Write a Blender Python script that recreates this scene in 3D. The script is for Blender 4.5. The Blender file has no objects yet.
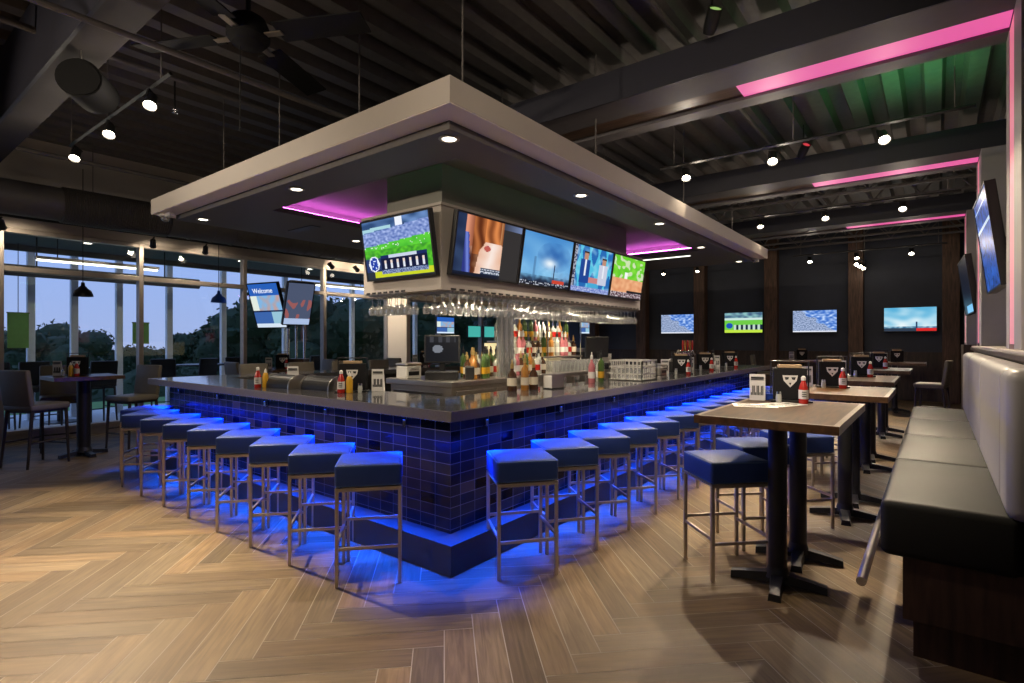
import bpy, bmesh, math, random
from mathutils import Vector, Matrix, noise
random.seed(7)
R = math.radians
SC = bpy.context.scene
COL = SC.collection

# ------------------------------------------------------------------ helpers
class MB:
    def __init__(s): s.b = bmesh.new()
    def _merge(s, t, M=None):
        me = bpy.data.meshes.new('t'); t.to_mesh(me); t.free()
        if M is not None: me.transform(M)
        s.b.from_mesh(me); bpy.data.meshes.remove(me)
    def box(s, x0, x1, y0, y1, z0, z1, r=0, seg=2, M=None):
        t = bmesh.new(); bmesh.ops.create_cube(t, size=1)
        for v in t.verts:
            v.co = Vector((x0+(v.co.x+.5)*(x1-x0), y0+(v.co.y+.5)*(y1-y0), z0+(v.co.z+.5)*(z1-z0)))
        if r > 0: bmesh.ops.bevel(t, geom=t.edges[:], offset=r, segments=seg, affect='EDGES', profile=.5)
        s._merge(t, M); return s
    def cyl(s, p0, p1, r0, r1=None, n=12, caps=True):
        p0, p1 = Vector(p0), Vector(p1); d = p1-p0
        t = bmesh.new()
        bmesh.ops.create_cone(t, cap_ends=caps, segments=n, radius1=r0, radius2=r0 if r1 is None else r1, depth=d.length)
        q = Vector((0, 0, 1)).rotation_difference(d.normalized()).to_matrix().to_4x4()
        s._merge(t, Matrix.Translation((p0+p1)/2) @ q); return s
    def tube(s, pts, r, n=8):
        for a, b in zip(pts[:-1], pts[1:]): s.cyl(a, b, r, n=n)
        for p in pts[1:-1]: s.ball(p, r*1.0, n)
        return s
    def ball(s, c, r, n=10, sc=(1, 1, 1)):
        t = bmesh.new(); bmesh.ops.create_uvsphere(t, u_segments=n, v_segments=max(5, n//2+1), radius=r)
        s._merge(t, Matrix.Translation(c) @ Matrix.Diagonal((*sc, 1))); return s
    def lathe(s, prof, c=(0, 0, 0), n=16, M=None):
        t = bmesh.new(); rings = []
        for r, z in prof:
            if r < 1e-5: rings.append([t.verts.new((0, 0, z))])
            else: rings.append([t.verts.new((r*math.cos(2*math.pi*k/n), r*math.sin(2*math.pi*k/n), z)) for k in range(n)])
        for a, b in zip(rings[:-1], rings[1:]):
            for k in range(n):
                k2 = (k+1) % n
                if len(a) == 1 and len(b) == 1: continue
                if len(a) == 1: t.faces.new((a[0], b[k], b[k2]))
                elif len(b) == 1: t.faces.new((a[k], b[0], a[k2]))
                else: t.faces.new((a[k], b[k], b[k2], a[k2]))
        bmesh.ops.recalc_face_normals(t, faces=t.faces[:])
        s._merge(t, (M or Matrix()) @ Matrix.Translation(c) if M is None else Matrix.Translation(c) @ M); return s
    def prism(s, poly, h0, h1, M=None, axis='z'):
        t = bmesh.new()
        f = {'z': lambda p, h: (p[0], p[1], h), 'x': lambda p, h: (h, p[0], p[1]), 'y': lambda p, h: (p[0], h, p[1])}[axis]
        a = [t.verts.new(f(p, h0)) for p in poly]; b = [t.verts.new(f(p, h1)) for p in poly]
        n = len(poly); t.faces.new(a); t.faces.new(b[::-1])
        for k in range(n): t.faces.new((a[k], b[k], b[(k+1) % n], a[(k+1) % n]))
        bmesh.ops.recalc_face_normals(t, faces=t.faces[:])
        s._merge(t, M); return s
    def ring(s, X0, X1, Y0, Y1, i, z0, z1):
        """rectangular ring, i = inward thickness"""
        s.box(X0, X1, Y0, Y0+i, z0, z1); s.box(X0, X1, Y1-i, Y1, z0, z1)
        s.box(X0, X0+i, Y0+i, Y1-i, z0, z1); s.box(X1-i, X1, Y0+i, Y1-i, z0, z1); return s
    def build(s, name, mat, parent=None, smooth=False, ang=35):
        me = bpy.data.meshes.new(name); s.b.to_mesh(me); s.b.free()
        o = bpy.data.objects.new(name, me); COL.objects.link(o)
        if mat: me.materials.append(mat)
        if smooth:
            for p in me.polygons: p.use_smooth = True
            try: me.set_sharp_from_angle(angle=R(ang))
            except Exception: pass
        if parent: o.parent = parent
        return o

def tag(o, label=None, cat=None, group=None, kind=None):
    if label: o['label'] = label
    if cat: o['category'] = cat
    if group: o['group'] = group
    if kind: o['kind'] = kind
    return o
def thing(name, label, cat, loc=(0, 0, 0), rz=0, group=None):
    o = bpy.data.objects.new(name, None); COL.objects.link(o); o.empty_display_size = .1
    o.location = loc; o.rotation_euler = (0, 0, rz); return tag(o, label, cat, group)
def structure(o): o['kind'] = 'structure'; return o
def dup(root, loc=None, rz=None, label=None, group=None, scale=None):
    def cp(o, par):
        c = o.copy(); COL.objects.link(c)
        if par: c.parent = par
        for ch in list(KIDS.get(o.name, [])): cp(ch, c)
        return c
    KIDS = {}
    def walk(o):
        KIDS[o.name] = list(o.children)
        for ch in o.children: walk(ch)
    walk(root)
    r = cp(root, None)
    if loc is not None: r.location = loc
    if rz is not None: r.rotation_euler = (0, 0, rz)
    if label: r['label'] = label
    if group: r['group'] = group
    if scale: r.scale = scale
    return r
ORD = ['first', 'second', 'third', 'fourth', 'fifth', 'sixth', 'seventh', 'eighth', 'ninth', 'tenth', 'eleventh', 'twelfth', 'thirteenth', 'fourteenth', 'fifteenth', 'sixteenth']

# ------------------------------------------------------------------ materials
def mat(name, col, rough=.5, metal=0., var=.12, scale=12., bump=0., spec=.5, coat=0., emit=None, es=0., trans=0., ior=1.45, bscale=None):
    m = bpy.data.materials.new(name); m.use_nodes = True
    nt = m.node_tree; b = nt.nodes['Principled BSDF']
    b.inputs['Roughness'].default_value = rough; b.inputs['Metallic'].default_value = metal
    b.inputs['Specular IOR Level'].default_value = spec; b.inputs['Coat Weight'].default_value = coat
    b.inputs['Transmission Weight'].default_value = trans; b.inputs['IOR'].default_value = ior
    tc = nt.nodes.new('ShaderNodeTexCoord'); nz = nt.nodes.new('ShaderNodeTexNoise')
    nz.inputs['Scale'].default_value = scale; nz.inputs['Detail'].default_value = 4
    nt.links.new(tc.outputs['Object'], nz.inputs['Vector'])
    mx = nt.nodes.new('ShaderNodeMix'); mx.data_type = 'RGBA'
    mx.inputs[6].default_value = (*[c*(1-var) for c in col], 1); mx.inputs[7].default_value = (*[min(1, c*(1+var)) for c in col], 1)
    nt.links.new(nz.outputs['Fac'], mx.inputs[0]); nt.links.new(mx.outputs[2], b.inputs['Base Color'])
    if bump:
        n2 = nt.nodes.new('ShaderNodeTexNoise'); n2.inputs['Scale'].default_value = bscale or scale*6
        nt.links.new(tc.outputs['Object'], n2.inputs['Vector'])
        bp = nt.nodes.new('ShaderNodeBump'); bp.inputs['Strength'].default_value = bump; bp.inputs['Distance'].default_value = .01
        nt.links.new(n2.outputs['Fac'], bp.inputs['Height']); nt.links.new(bp.outputs['Normal'], b.inputs['Normal'])
    if emit:
        b.inputs['Emission Color'].default_value = (*emit, 1); b.inputs['Emission Strength'].default_value = es
    return m

def wood_mat(name, dark, light, rough=.35, axis=(1, 8, 8), coat=.0, scale=3.):
    m = mat(name, light, rough, coat=coat); nt = m.node_tree; b = nt.nodes['Principled BSDF']
    tc = nt.nodes.new('ShaderNodeTexCoord'); mp = nt.nodes.new('ShaderNodeMapping'); mp.inputs['Scale'].default_value = axis
    nz = nt.nodes.new('ShaderNodeTexNoise'); nz.inputs['Scale'].default_value = scale; nz.inputs['Detail'].default_value = 6; nz.inputs['Distortion'].default_value = .6
    cr = nt.nodes.new('ShaderNodeValToRGB'); cr.color_ramp.elements[0].position = .32; cr.color_ramp.elements[1].position = .68
    cr.color_ramp.elements[0].color = (*dark, 1); cr.color_ramp.elements[1].color = (*light, 1)
    nt.links.new(tc.outputs['Object'], mp.inputs['Vector']); nt.links.new(mp.outputs['Vector'], nz.inputs['Vector'])
    nt.links.new(nz.outputs['Fac'], cr.inputs['Fac']); nt.links.new(cr.outputs['Color'], b.inputs['Base Color'])
    return m

def glow(name, col, strength):
    m = bpy.data.materials.new(name); m.use_nodes = True; nt = m.node_tree; b = nt.nodes['Principled BSDF']
    b.inputs['Base Color'].default_value = (.3, .3, .3, 1); b.inputs['Roughness'].default_value = .5
    b.inputs['Emission Color'].default_value = (*col, 1); b.inputs['Emission Strength'].default_value = strength
    return m

def thin_glass(name, tint=(1, 1, 1), f=1.5, rough=0.0, base=0.0, white=0.):
    m = bpy.data.materials.new(name); m.use_nodes = True; nt = m.node_tree
    for n in list(nt.nodes):
        if n.type != 'OUTPUT_MATERIAL': nt.nodes.remove(n)
    out = nt.nodes['Material Output']
    t = nt.nodes.new('ShaderNodeBsdfTransparent'); t.inputs[0].default_value = (*tint, 1)
    g = nt.nodes.new('ShaderNodeBsdfGlossy'); g.inputs['Roughness'].default_value = rough
    fr = nt.nodes.new('ShaderNodeFresnel'); fr.inputs[0].default_value = f
    ad = nt.nodes.new('ShaderNodeMath'); ad.inputs[1].default_value = base
    nt.links.new(fr.outputs[0], ad.inputs[0])
    ge = nt.nodes.new('ShaderNodeNewGeometry'); iv = nt.nodes.new('ShaderNodeMath'); iv.operation = 'SUBTRACT'; iv.inputs[0].default_value = 1
    nt.links.new(ge.outputs['Backfacing'], iv.inputs[1]); ml = nt.nodes.new('ShaderNodeMath'); ml.operation = 'MULTIPLY'
    nt.links.new(ad.outputs[0], ml.inputs[0]); nt.links.new(iv.outputs[0], ml.inputs[1]); ad = ml
    if white:
        d = nt.nodes.new('ShaderNodeBsdfDiffuse'); d.inputs[0].default_value = (.8, .8, .8, 1); m0 = nt.nodes.new('ShaderNodeMixShader'); m0.inputs[0].default_value = white
        nt.links.new(t.outputs[0], m0.inputs[1]); nt.links.new(d.outputs[0], m0.inputs[2]); t = m0
    mx = nt.nodes.new('ShaderNodeMixShader')
    nt.links.new(ad.outputs[0], mx.inputs[0]); nt.links.new(t.outputs[0], mx.inputs[1]); nt.links.new(g.outputs[0], mx.inputs[2])
    nt.links.new(mx.outputs[0], out.inputs[0]); return m

def floor_mat():
    m = bpy.data.materials.new('wood_look_tile'); m.use_nodes = True; nt = m.node_tree; b = nt.nodes['Principled BSDF']
    L = nt.links.new
    uv = nt.nodes.new('ShaderNodeUVMap'); uv.uv_map = 'UVMap'
    at = nt.nodes.new('ShaderNodeAttribute'); at.attribute_name = 'tint'
    mp = nt.nodes.new('ShaderNodeMapping'); mp.inputs['Scale'].default_value = (2.6, 34, 1); L(uv.outputs[0], mp.inputs[0])
    nz = nt.nodes.new('ShaderNodeTexNoise'); nz.inputs['Scale'].default_value = 1.; nz.inputs['Detail'].default_value = 7; nz.inputs['Distortion'].default_value = 1.2
    L(mp.outputs[0], nz.inputs['Vector'])
    cr = nt.nodes.new('ShaderNodeValToRGB'); e = cr.color_ramp.elements
    e[0].position = .3; e[0].color = (.098, .067, .037, 1); e[1].position = .72; e[1].color = (.188, .130, .073, 1)
    L(nz.outputs['Fac'], cr.inputs[0])
    mx = nt.nodes.new('ShaderNodeMix'); mx.data_type = 'RGBA'; mx.blend_type = 'MULTIPLY'; mx.inputs[0].default_value = 1
    L(cr.outputs[0], mx.inputs[6]); L(at.outputs['Color'], mx.inputs[7]); L(mx.outputs[2], b.inputs['Base Color'])
    b.inputs['Roughness'].default_value = .5; b.inputs['Specular IOR Level'].default_value = .14
    bp = nt.nodes.new('ShaderNodeBump'); bp.inputs['Strength'].default_value = .15; bp.inputs['Distance'].default_value = .004
    L(nz.outputs['Fac'], bp.inputs['Height']); L(bp.outputs[0], b.inputs['Normal'])
    return m

def tile_mat():
    """small stacked wall tiles of mixed slate, navy and bronze glaze on the bar front"""
    m = bpy.data.materials.new('mosaic_tile'); m.use_nodes = True; nt = m.node_tree; b = nt.nodes['Principled BSDF']; L = nt.links.new
    uv = nt.nodes.new('ShaderNodeUVMap'); uv.uv_map = 'UVMap'
    br = nt.nodes.new('ShaderNodeTexBrick'); br.offset = 0.5; br.offset_frequency = 1; br.squash = 1
    br.inputs['Scale'].default_value = 1; br.inputs['Brick Width'].default_value = .15; br.inputs['Row Height'].default_value = .075
    br.inputs['Mortar Size'].default_value = .0022; br.inputs['Mortar Smooth'].default_value = .2; br.offset = 0.0
    br.inputs['Color1'].default_value = (.0, .0, .0, 1); br.inputs['Color2'].default_value = (1, 1, 1, 1); br.inputs['Mortar'].default_value = (.5, .5, .5, 1)
    L(uv.outputs[0], br.inputs['Vector'])
    # one random value per tile
    sx = nt.nodes.new('ShaderNodeSeparateXYZ'); L(uv.outputs[0], sx.inputs[0])
    fl = []
    for k, d in ((0, .15), (1, .075)):
        dv = nt.nodes.new('ShaderNodeMath'); dv.operation = 'DIVIDE'; dv.inputs[1].default_value = d; L(sx.outputs[k], dv.inputs[0])
        f = nt.nodes.new('ShaderNodeMath'); f.operation = 'FLOOR'; L(dv.outputs[0], f.inputs[0]); fl.append(f)
    cx = nt.nodes.new('ShaderNodeCombineXYZ'); L(fl[0].outputs[0], cx.inputs[0]); L(fl[1].outputs[0], cx.inputs[1])
    wn = nt.nodes.new('ShaderNodeTexWhiteNoise'); wn.noise_dimensions = '2D'; L(cx.outputs[0], wn.inputs['Vector'])
    cr = nt.nodes.new('ShaderNodeValToRGB'); cr.color_ramp.interpolation = 'CONSTANT'; e = cr.color_ramp.elements
    e[0].position = 0; e[0].color = (.002, .002, .004, 1); e[1].position = .1; e[1].color = (.020, .020, .025, 1)
    for p, c in ((.35, (.026, .025, .028)), (.6, (.016, .016, .022)), (.8, (.03, .027, .025)), (.955, (.07, .052, .04))):
        q = e.new(p); q.color = (*c, 1)
    L(wn.outputs['Value'], cr.inputs[0])
    mx = nt.nodes.new('ShaderNodeMix'); mx.data_type = 'RGBA'; L(br.outputs['Fac'], mx.inputs[0]); L(cr.outputs[0], mx.inputs[6]); mx.inputs[7].default_value = (.16, .155, .16, 1)
    L(mx.outputs[2], b.inputs['Base Color'])
    rr = nt.nodes.new('ShaderNodeMapRange'); b.inputs['Specular IOR Level'].default_value = .16; rr.inputs[3].default_value = .16; rr.inputs[4].default_value = .6; L(br.outputs['Fac'], rr.inputs[0]); L(rr.outputs[0], b.inputs['Roughness'])
    iv = nt.nodes.new('ShaderNodeMath'); iv.operation = 'SUBTRACT'; iv.inputs[0].default_value = 1; L(br.outputs['Fac'], iv.inputs[1])
    bp = nt.nodes.new('ShaderNodeBump'); bp.inputs['Strength'].default_value = .5; bp.inputs['Distance'].default_value = .003; L(iv.outputs[0], bp.inputs['Height']); L(bp.outputs[0], b.inputs['Normal'])
    return m

M = {}
M['deck'] = mat('black_painted_deck', (.115, .104, .10), .6, var=.25)
M['beam'] = mat('charcoal_beam_panel', (.11, .10, .108), .6, var=.1)
M['beamdark'] = mat('dark_grey_beam_paint', (.06, .055, .055), .75, spec=.2)
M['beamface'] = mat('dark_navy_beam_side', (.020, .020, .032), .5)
M['walnut'] = wood_mat('walnut_channel', (.05, .025, .014), (.13, .07, .04), .4, (1, 12, 12))
M['post'] = wood_mat('rough_brown_post', (.05, .028, .018), (.135, .074, .046), .6, (10, 10, 1))
M['navywall'] = mat('dark_navy_wall', (.045, .052, .072), .7, var=.2, scale=3)
M['wainscot'] = wood_mat('dark_wainscot', (.02, .012, .008), (.055, .03, .02), .5, (6, 6, 1))
M['greywall'] = mat('grey_plaster', (.18, .17, .175), .7, var=.12, scale=4)
M['beige'] = mat('warm_beige_paint', (.42, .375, .335), .6, var=.04, scale=2)
M['beige_lit'] = mat('beige_paint_lit_copy', (.74, .67, .60), .6, var=.03, scale=2)  # lit copy of the beige paint, lightened in place of bounce light
M['matteblack'] = mat('matte_black_paint', (.011, .011, .012), .8, spec=.2)
M['soffit'] = mat('charcoal_soffit_paint', (.105, .098, .098), .6, var=.06, scale=2)
M['olive'] = mat('olive_grey_paint', (.20, .195, .17), .6, var=.06, scale=2)
M['colgrey'] = mat('light_grey_column_panel', (.36, .34, .34), .5, var=.06)
M['alum'] = mat('bronze_anodised_frame', (.34, .30, .27), .4, .35)
M['glass'] = thin_glass('window_glass', (.93, .96, .97), 1.45)
M['clear'] = thin_glass('clear_glassware', (.95, .96, .96), 1.5, base=.34, rough=.04, white=.17)  # white diffuse share stands in for sparkle on the glass
M['black'] = mat('black_plastic', (.012, .012, .013), .4)
M['blacksteel'] = mat('black_powder_steel', (.018, .018, .02), .45, .2)
M['steel'] = mat('brushed_steel', (.62, .58, .53), .28, 1., var=.06, scale=40)
M['chrome'] = mat('polished_chrome', (.75, .75, .77), .12, 1., var=.03)
M['stoolleg'] = mat('champagne_metal_tube', (.50, .43, .36), .32, .75, var=.06)
M['navy'] = mat('navy_vinyl', (.022, .044, .165), .45, var=.1, scale=8, bump=.08, bscale=180, spec=.18)
M['piping'] = mat('navy_piping', (.04, .08, .2), .4)
M['booth'] = mat('graphite_vinyl', (.020, .020, .018), .5, var=.12, scale=5, bump=.07, bscale=160, spec=.15)
M['boothback'] = mat('silver_grey_vinyl', (.26, .245, .23), .38, var=.1, scale=5, bump=.05, bscale=160)
M['boothbase'] = wood_mat('espresso_base', (.028, .014, .009), (.07, .034, .022), .5, (8, 8, 1))
M['olivevinyl'] = mat('brown_olive_vinyl', (.15, .13, .095), .45, var=.12, bump=.06, bscale=150)
M['darkwood'] = mat('dark_chair_legs', (.03, .024, .02), .45)
M['tabletop'] = wood_mat('varnished_table_wood', (.022, .011, .005), (.082, .041, .016), .34, (10, 1.2, 1), coat=.0)
M['tabletop'].node_tree.nodes['Principled BSDF'].inputs['Specular IOR Level'].default_value = .06
M['tableedge'] = wood_mat('table_edge_wood', (.05, .026, .013), (.13, .066, .03), .3, (6, 6, 6))
M['stone'] = mat('polished_dark_granite', (.07, .066, .066), .09, var=.35, scale=60, coat=.3)
M['stoneedge'] = mat('honed_granite_edge', (.16, .145, .14), .45, var=.25, scale=80, bump=.1)
M['ledge'] = mat('foot_ledge_tile', (.05, .048, .047), .45, var=.2, scale=9)
M['tile'] = tile_mat()
M['floor'] = floor_mat()
M['grout'] = mat('floor_grout', (.29, .25, .20), .8)
M['blueled'] = glow('blue_led_strip', (.01, .12, 1.), 3.)
M['pinkled'] = glow('pink_led_lens', (.70, .065, .30), 1.0)
M['pinkcol'] = glow('pink_led_column_lens', (.62, .10, .19), .9)
M['pinkcove'] = glow('magenta_cove_strip', (.75, .12, .75), 26.)
M['greencove'] = glow('green_cove_strip', (.12, .62, .30), 3.)
M['whiteled'] = glow('cool_led_strip', (.9, .92, .8), 2.2)
M['lamp'] = glow('lit_spot_lens', (1., .86, .62), 60.)
M['lampoff'] = glow('low_lit_spot_lens', (1., .86, .65), 1.)
M['down'] = glow('lit_downlight_lens', (1., .9, .74), 9.)
M['tubelight'] = glow('lit_linear_diffuser', (1., .97, .78), 3.0)
M['amberglow'] = glow('backlit_shelf_panel', (1., .82, .42), .9)
M['paper'] = mat('printed_paper', (.62, .60, .57), .6)
M['inkblack'] = mat('printed_black', (.02, .02, .022), .6)
M['red'] = mat('ketchup_red', (.36, .018, .012), .25)
M['mustard'] = mat('mustard_yellow', (.55, .30, .02), .3)
M['amber'] = mat('amber_spirit', (.34, .15, .03), .12, spec=.8)
M['brownglass'] = mat('brown_bottle_glass', (.05, .022, .01), .12, spec=.8)
M['greenglass'] = mat('green_bottle_glass', (.06, .11, .03), .12, spec=.8)
M['clearbottle'] = mat('pale_bottle_glass', (.36, .37, .33), .12, spec=.8)
M['pinkbottle'] = mat('pink_spirit_bottle', (.42, .13, .15), .15, spec=.8)
M['kraft'] = mat('kraft_napkin_paper', (.36, .25, .14), .8)
M['label'] = mat('cream_bottle_label', (.6, .54, .42), .6)
M['gold'] = mat('gold_cap', (.5, .35, .12), .35, .7)
M['whiteplastic'] = mat('white_plastic', (.62, .6, .56), .45)
M['bluedish'] = mat('blue_plastic', (.02, .06, .38), .35)
M['reflection_green'] = mat('green_reflection_colour', (.15, .36, .09), .7)
M['postwhite'] = mat('pale_painted_steel', (.80, .84, .88), .5)
M['duct'] = mat('dark_duct_paint', (.10, .092, .09), .55, var=.15)
M['bracket'] = mat('pendant_blue_enamel', (.03, .12, .55), .3)
M['slab'] = mat('patio_concrete', (.62, .64, .68), .7, var=.1)
M['grass'] = mat('lawn_grass', (.12, .26, .07), .9, var=.35, scale=5, bump=.3)
M['leaf'] = mat('dark_foliage', (.030, .052, .024), .85, var=.5, scale=1.5)
M['bark'] = mat('bark', (.03, .022, .016), .9)

# ------------------------------------------------------------------ writing
def text_mesh(body, size, name, m, parent, loc, rot, ext=.0015):
    cu = bpy.data.curves.new('txt', 'FONT'); cu.body = body; cu.size = size; cu.align_x = 'CENTER'; cu.align_y = 'CENTER'; cu.extrude = ext
    t = bpy.data.objects.new('txt', cu); COL.objects.link(t)
    dg = bpy.context.evaluated_depsgraph_get(); dg.update()
    me = bpy.data.meshes.new_from_object(t.evaluated_get(dg)); COL.objects.unlink(t); bpy.data.objects.remove(t)
    o = bpy.data.objects.new(name, me); COL.objects.link(o); me.materials.clear(); me.materials.append(m)
    o.parent = parent; o.location = loc; o.rotation_euler = rot; return o

# ------------------------------------------------------------------ screens
def screen_material(strength):
    m = bpy.data.materials.new('lit_screen'); m.use_nodes = True; nt = m.node_tree; b = nt.nodes['Principled BSDF']
    at = nt.nodes.new('ShaderNodeAttribute'); at.attribute_name = 'picture'
    b.inputs['Base Color'].default_value = (.003, .003, .003, 1); b.inputs['Roughness'].default_value = .3; b.inputs['Specular IOR Level'].default_value = .08
    nt.links.new(at.outputs['Color'], b.inputs['Emission Color']); b.inputs['Emission Strength'].default_value = strength
    return m
M['screen'] = screen_material(1.0)
M['screenfar'] = screen_material(1.05)
def lin(c): return tuple((x/12.92 if x <= .04045 else ((x+.055)/1.055)**2.4) for x in [v/255 for v in c])
def screen_mesh(w, h, fn, nx=96, ny=56):
    """a grid in the local XZ plane facing -Y, each cell one patch of the picture shown"""
    b = bmesh.new(); lay = b.loops.layers.float_color.new('picture')
    vs = [[b.verts.new((w*(i/nx-.5), 0, h*(j/ny-.5))) for i in range(nx+1)] for j in range(ny+1)]
    for j in range(ny):
        for i in range(nx):
            f = b.faces.new((vs[j][i], vs[j][i+1], vs[j+1][i+1], vs[j+1][i]))
            c = lin(fn((i+.5)/nx, (j+.5)/ny))
            for l in f.loops: l[lay] = (*c, 1)
    me = bpy.data.meshes.new('screen'); b.to_mesh(me); b.free(); return me
def N(x, y, s=1., o=0.): return noise.noise(Vector((x*s+o, y*s-o, o*.37)))
def mixc(a, b, t): t = max(0, min(1, t)); return tuple(a[k]*(1-t)+b[k]*t for k in range(3))
def pic_football(u, v):
    if .08 < v < .34 and .24 < u < .93:
        if v < .14: return (70, 90, 140) if N(u, v, 60) > 0 else (150, 165, 200)
        k = (u-.26)/.094; f = k-math.floor(k)
        if 0 <= k < 7:
            if .16 < v < .31 and .3 < f < .7: return (235, 215, 205) if v > .25 else (225, 228, 240)
            return (18, 24, 58)
        return (18, 26, 66)
    if .34 <= v < .40 and .24 < u < .93: return (24, 40, 96) if (u < .36 or u > .78) else (205, 215, 235)
    du, dv = (u-.13)/.085, (v-.26)/.135; d = du*du+dv*dv
    if d < 1: return (240, 245, 255) if .7 < d else ((22, 60, 170) if (abs(du+.1*dv) < .62 and N(u, v, 30) > -.35) else (225, 235, 255))
    if v < .12: return (205, 215, 40) if (v > .02 and u > .12) else (40, 50, 60)
    if v < .5: return mixc((95, 205, 45), (60, 150, 45), N(u, v, 20)+.5) if (v > .36 or u > .93) else (40, 60, 110)
    edge = .56+.10*u
    if v < edge: return (225, 240, 225) if (abs(N(u, v, 45)) > .52) else mixc((100, 215, 60), (70, 185, 50), N(u, v, 9)+.5)
    if v < edge+.24:
        return mixc((85, 110, 180), (175, 192, 238), N(u, v, 26)*.9+.5)
    if abs(v-.84-.03*math.sin(u*4)) < .03 and u < .45: return (170, 215, 225)
    if abs(u-.57) < .05 and v > .86: return (240, 245, 255)
    return mixc((45, 75, 120), (110, 145, 200), N(u, v, 7)+.55)
def pic_closeup(u, v):
    if u > .70: return (50, 48, 48) if v < .90 else mixc((60, 64, 80), (120, 140, 185), (u-.7)*3)
    if v < .055: return (22, 28, 45)
    if .40 < u < .70 and v < .16: return (205, 212, 225) if (abs(v-.085) < .022 or abs(v-.135) < .014) and N(u, v, 60) > -.1 else (40, 56, 82)
    if u < .13: return mixc((20, 30, 58), (48, 66, 100), N(u, v, 4)+.5)
    x = u+.10*(v-.5)
    if x < .20 and v < .72: return mixc((120, 140, 225), (45, 55, 130), abs(x-.165)*24)
    if u < .24: return mixc((225, 150, 120), (150, 85, 60), (u-.15)*11) if v > .5 else mixc((60, 40, 45), (200, 140, 110), N(u, v, 5)+.4)
    cx = .50+.12*(v-.1); w_ = .19*(1-max(0, v-.45)*2.1)
    if v < .60 and abs(u-cx) < w_: 
        if ((u-.47)/.05)**2+((v-.50)/.05)**2 < 1: return (190, 90, 80)
        return mixc((250, 232, 222), (225, 165, 130), abs(u-cx)/w_*.7+N(u, v, 7)*.25)
    if v < .38 and u < .5: return mixc((245, 205, 165), (90, 45, 25), (.46-u)*5+.25*N(u, v, 9))
    s_ = math.sin(u*38+v*5+2*N(u, v, 3))*.5+.5
    return mixc((95, 45, 22), (228, 140, 78), s_*.65+(.30 if u > .42 else 0)) if u < .66 else mixc((240, 190, 140), (150, 90, 50), (u-.62)*14)
def pic_storm(u, v):
    if v < .07: return (22, 28, 44) if N(u, v, 40) < .2 else (200, 206, 220)
    if v < .15 and .64 < u < .9: return (205, 70, 50)
    c = mixc((150, 208, 244), (60, 130, 200), v*.75+N(u, v, 2.5)*.35)
    r = math.hypot((u-.64)/.36, (v-.60)/.30); 
    if r < 1: c = mixc((50, 105, 175), c, max(0, r-.15)+.25*N(u, v, 8))
    g = math.exp(-((u-.55)/.14)**2-((v-.46)/.10)**2); c = mixc(c, (235, 245, 252), g)
    if v < .36: c = mixc(c, (95, 110, 150) if u > .6 else (70, 140, 190), .55*(1-v/.36)+.2*N(u, v, 12))
    if v < .20: c = mixc((28, 40, 62), c, (v-.07)*6+.4*N(u, v, 14))
    if abs(u-.66) < .010 and v < .44: c = (38, 52, 85)
    if abs(u-.25) < .02 and v < .55: c = mixc(c, (70, 110, 150), .5)
    return c
def pic_news(u, v):
    if v < .1: return mixc((190, 200, 230), (90, 110, 190), N(u, v, 30)+.5)
    if u < .07: return (170, 175, 190) if N(u, v, 24) > 0 else (60, 60, 90)
    for cx, suit, hi in ((.30, (28, 70, 150), .82), (.78, (200, 205, 225), .76)):
        if abs(u-cx) < .055 and hi-.10 < v < hi+.03: return (190, 140, 115)
        if abs(u-cx) < .06 and hi+.0 < v < hi+.07: return (50, 35, 30)
        if abs(u-cx) < .02 and .35 < v < hi-.1: return (230, 235, 245)
        if abs(u-cx) < .12 and .2 < v < hi-.1: return suit
    if v < .34 and .4 < u < .7: return (200, 130, 130) if v > .22 else (70, 170, 215)
    c = (35, 105, 180) if math.sin(u*28)+math.sin(v*9) > .2 else (80, 190, 225)
    return mixc(c, (210, 240, 250), max(0, N(u, v, 6)))
def pic_baseball(u, v):
    if v < .12: return (205, 195, 200) if N(u, v, 30) > .1 else (90, 60, 70)
    if v < .47: return (20, 24, 30) if (v < .18 and u > .5) else mixc((225, 150, 105), (240, 185, 140), N(u, v, 9)+.4)
    if abs(u-.42) < .05 and v < .62: return (245, 245, 245)
    if N(u, v, 10, 4) > .28: return (205, 225, 180)
    return mixc((95, 200, 40), (130, 220, 60), N(u, v, 7)+.5)
def pic_crowd(u, v):
    if v < .06: return (230, 235, 245)
    return mixc((190, 205, 235), (90, 110, 150), N(u, v, 30)+.5) if u+.9*v < 1.05+.3*N(u, v, 4) else mixc((60, 110, 200), (200, 220, 250), N(u, v, 12)+.35)
def pic_team(u, v):
    if v < .14: return (190, 225, 70)
    if v < .4 and u > .25: return (20, 40, 60) if int(u*16) % 2 else (190, 215, 200)
    if ((u-.13)/.09)**2+((v-.35)/.14)**2 < 1: return (30, 80, 180)
    if v < .62: return (110, 200, 70)
    return (200, 225, 220) if v < .74 else mixc((70, 100, 130), (140, 190, 190), N(u, v, 8)+.5)
def pic_sky(u, v):
    if v < .12: return (215, 40, 40) if u > .62 else (45, 60, 80)
    if abs(u-.63) < .015 and v < .4: return (30, 60, 100)
    return mixc((225, 240, 245), (70, 165, 210), v*.8+N(u, v, 4)*.5) if v > .2 else mixc((40, 90, 130), (150, 190, 210), N(u, v, 14)+.5)
def pic_blue(u, v):
    if abs(v-.68) < .02 or abs(v-.9) < .015: return (215, 235, 250)
    return mixc((50, 105, 200), (35, 70, 150), N(u, v, 9)+.5) if N(u, v, 16, 3) < .3 else (20, 35, 80)
def pic_dark(u, v):
    return (120, 190, 235) if v < .14 and u > .3 else (16, 22, 38)
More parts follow.
